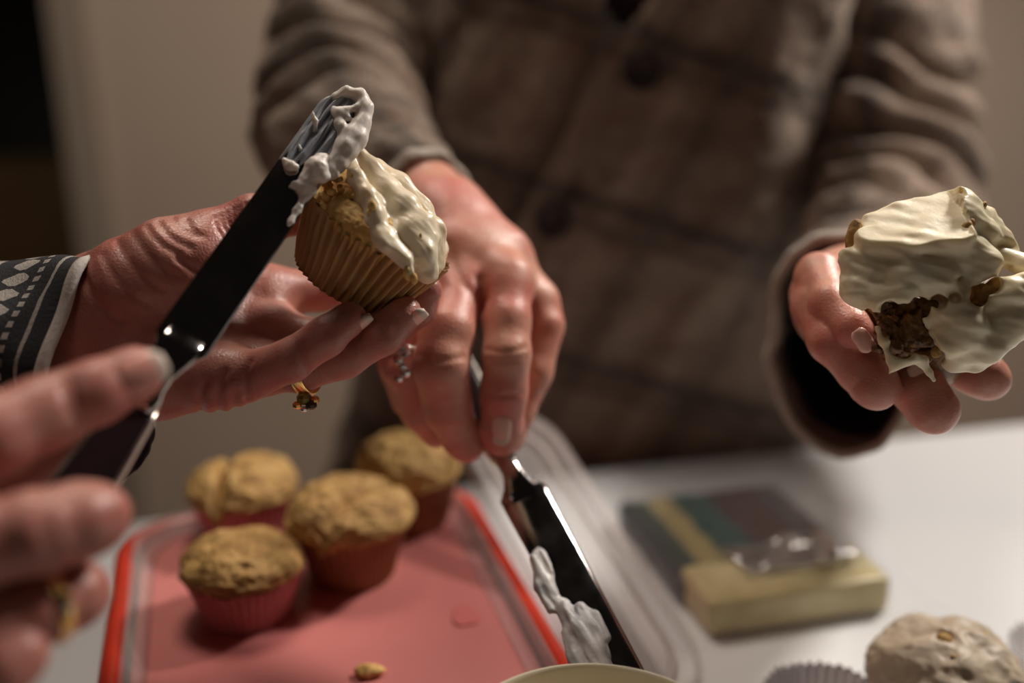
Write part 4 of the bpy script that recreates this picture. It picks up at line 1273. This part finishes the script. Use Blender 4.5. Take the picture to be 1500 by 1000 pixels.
# ------------------------------------------------------------------ bagged pack
def packmat():
    m = mat('printed_pack', rough=.35); n = NT(m); v = n.coord('Object'); s = n.new('ShaderNodeSeparateXYZ'); n.ln(v, s.inputs[0])
    w = n.math('MULTIPLY', n.math('SUBTRACT', n.noise(v, 30, 2), .5), .012)
    x = n.math('ADD', n.math('MULTIPLY', n.math('ADD', n.math('ADD', s.outputs[0], w), .06), 8.2), 0)
    c = n.ramp(x, [(0, (.035, .04, .035)), (.12, (.02, .045, .035)), (.155, (.34, .26, .10)), (.27, (.36, .28, .11)), (.30, (.012, .055, .042)), (.50, (.015, .065, .055)), (.53, (.05, .018, .012)), (.78, (.07, .028, .02)), (.84, (.05, .05, .06)), (.9, (.10, .08, .075))], 'LINEAR')
    n.color(c); n.bump(n.noise(v, 90, 3), .5, .002); return m
def cheesemat():
    m = mat('pale_yellow_block', rough=.4); n = NT(m); v = n.coord('Object')
    n.color(n.ramp(n.noise(v, 40, 3), [(.3, (.50, .40, .17)), (.7, (.66, .57, .30))])); n.bump(n.noise(v, 120, 3), .4, .001); return m
M_pack, M_cheese = packmat(), cheesemat()
M_foil = mat('foil', (.95, .96, .98), .20, Metallic=1.0); n = NT(M_foil); n.bump(n.noise(n.coord(), 90, 3, .6), .9, .003)
pc = (table_pt(1048, 945, TZ) + table_pt(1298, 905, TZ)) / 2
pu = unit(table_pt(1298, 905, TZ) - table_pt(1048, 945, TZ)); pv = V3(-pu[1], pu[0], 0)
PWd, PD, PH = .125, .150, .022
pc = pc + pv * (PD / 2 + .004)
pack = thing('bagged_pack', 'green and yellow printed food pack in a clear bag on the table', 'package', M=frame_matrix((pc[0], pc[1], TZ), pu, pv, (0, 0, 1)))
def softbox(sx, sy, sz, cx, cy, cz, r, amp, seed, nx=40, ny=44):
    def fn(p):
        q = np.abs(p - V3(cx, cy, cz)) - V3(sx / 2 - r, sy / 2 - r, sz / 2 - r)
        return np.linalg.norm(np.maximum(q, 0), axis=1) + np.minimum(q.max(1), 0) - r + amp * fbm(p * 60, 2, seed)
    return mesh_field(fn, (cx - sx / 2 - .006, cy - sy / 2 - .006, cz - sz / 2 - .006), (cx + sx / 2 + .006, cy + sy / 2 + .006, cz + sz / 2 + .006), .0016)
mk('printed_wrapper', *softbox(PWd, PD - .035, PH * .85, 0, .0175, PH * .45, .006, .0012, 3), M_pack, pack, label='dark green wrapper with a yellow stripe')
mk('block', *softbox(PWd - .004, .045, PH + .002, .002, -PD / 2 + .024, PH / 2 + .0015, .004, .0006, 4), M_cheese, pack, label='pale yellow block')
mk('foil_flap', *softbox(.078, .034, .007, .012, -.036, PH + .0055, .003, .0034, 8), M_foil, pack, label='shiny crumpled foil flap')
# the bag: crinkled film over the pack with loose flaps
nx, ny = 90, 90; V = []
for i in range(nx):
    x = -PWd / 2 - .022 + (PWd + .060) * i / (nx - 1)
    for j in range(ny):
        y = -PD / 2 - .008 + (PD + .035) * j / (ny - 1)
        ix = np.clip(min(x + PWd / 2 + .006, PWd / 2 + .006 - x) / .012, 0, 1); iy = np.clip(min(y + PD / 2 + .006, PD / 2 + .006 - y) / .010, 0, 1)
        top = (ix * ix * (3 - 2 * ix)) * (iy * iy * (3 - 2 * iy))
        z = .0012 + top * (PH + .0075) + .0025 * float(fbm(np.array([[x * 50, y * 50, 1.0]]), 3, 6)[0]) * (.5 + .5 * top) + .0018
        V.append((x, y, max(z, .0008)))
V = np.array(V); V2 = V.copy(); V2[:, 2] -= .0003
m_ = nx * ny
f = [q for q in grid_faces(nx, ny)] + [q[::-1] for q in grid_faces(nx, ny, base=m_)]
mk('bag', np.vstack([V, V2]), f, M_film, pack, label='clear crinkled plastic bag')

# liners lying on the table
c = table_pt(1206, 1092, TZ)
t = thing('cupcake_liner', 'empty greyish paper liner on the table left of the tan frosted cupcake', 'liner', M=tilted(c, 0, 0, 0))
mk('pleated_paper', *liner_mesh(.024, .033, .026, 40, .0012, seed=21), M_papergrey, t)
c = table_pt(1548, 1010, TZ)
t = thing('cupcake_liner', 'white pleated paper liner at the right edge of the table', 'liner', M=tilted(c, 0, 0, 0))
mk('pleated_paper', *liner_mesh(.021, .027, .026, 30, .0014, seed=22), M_paperwhite, t)
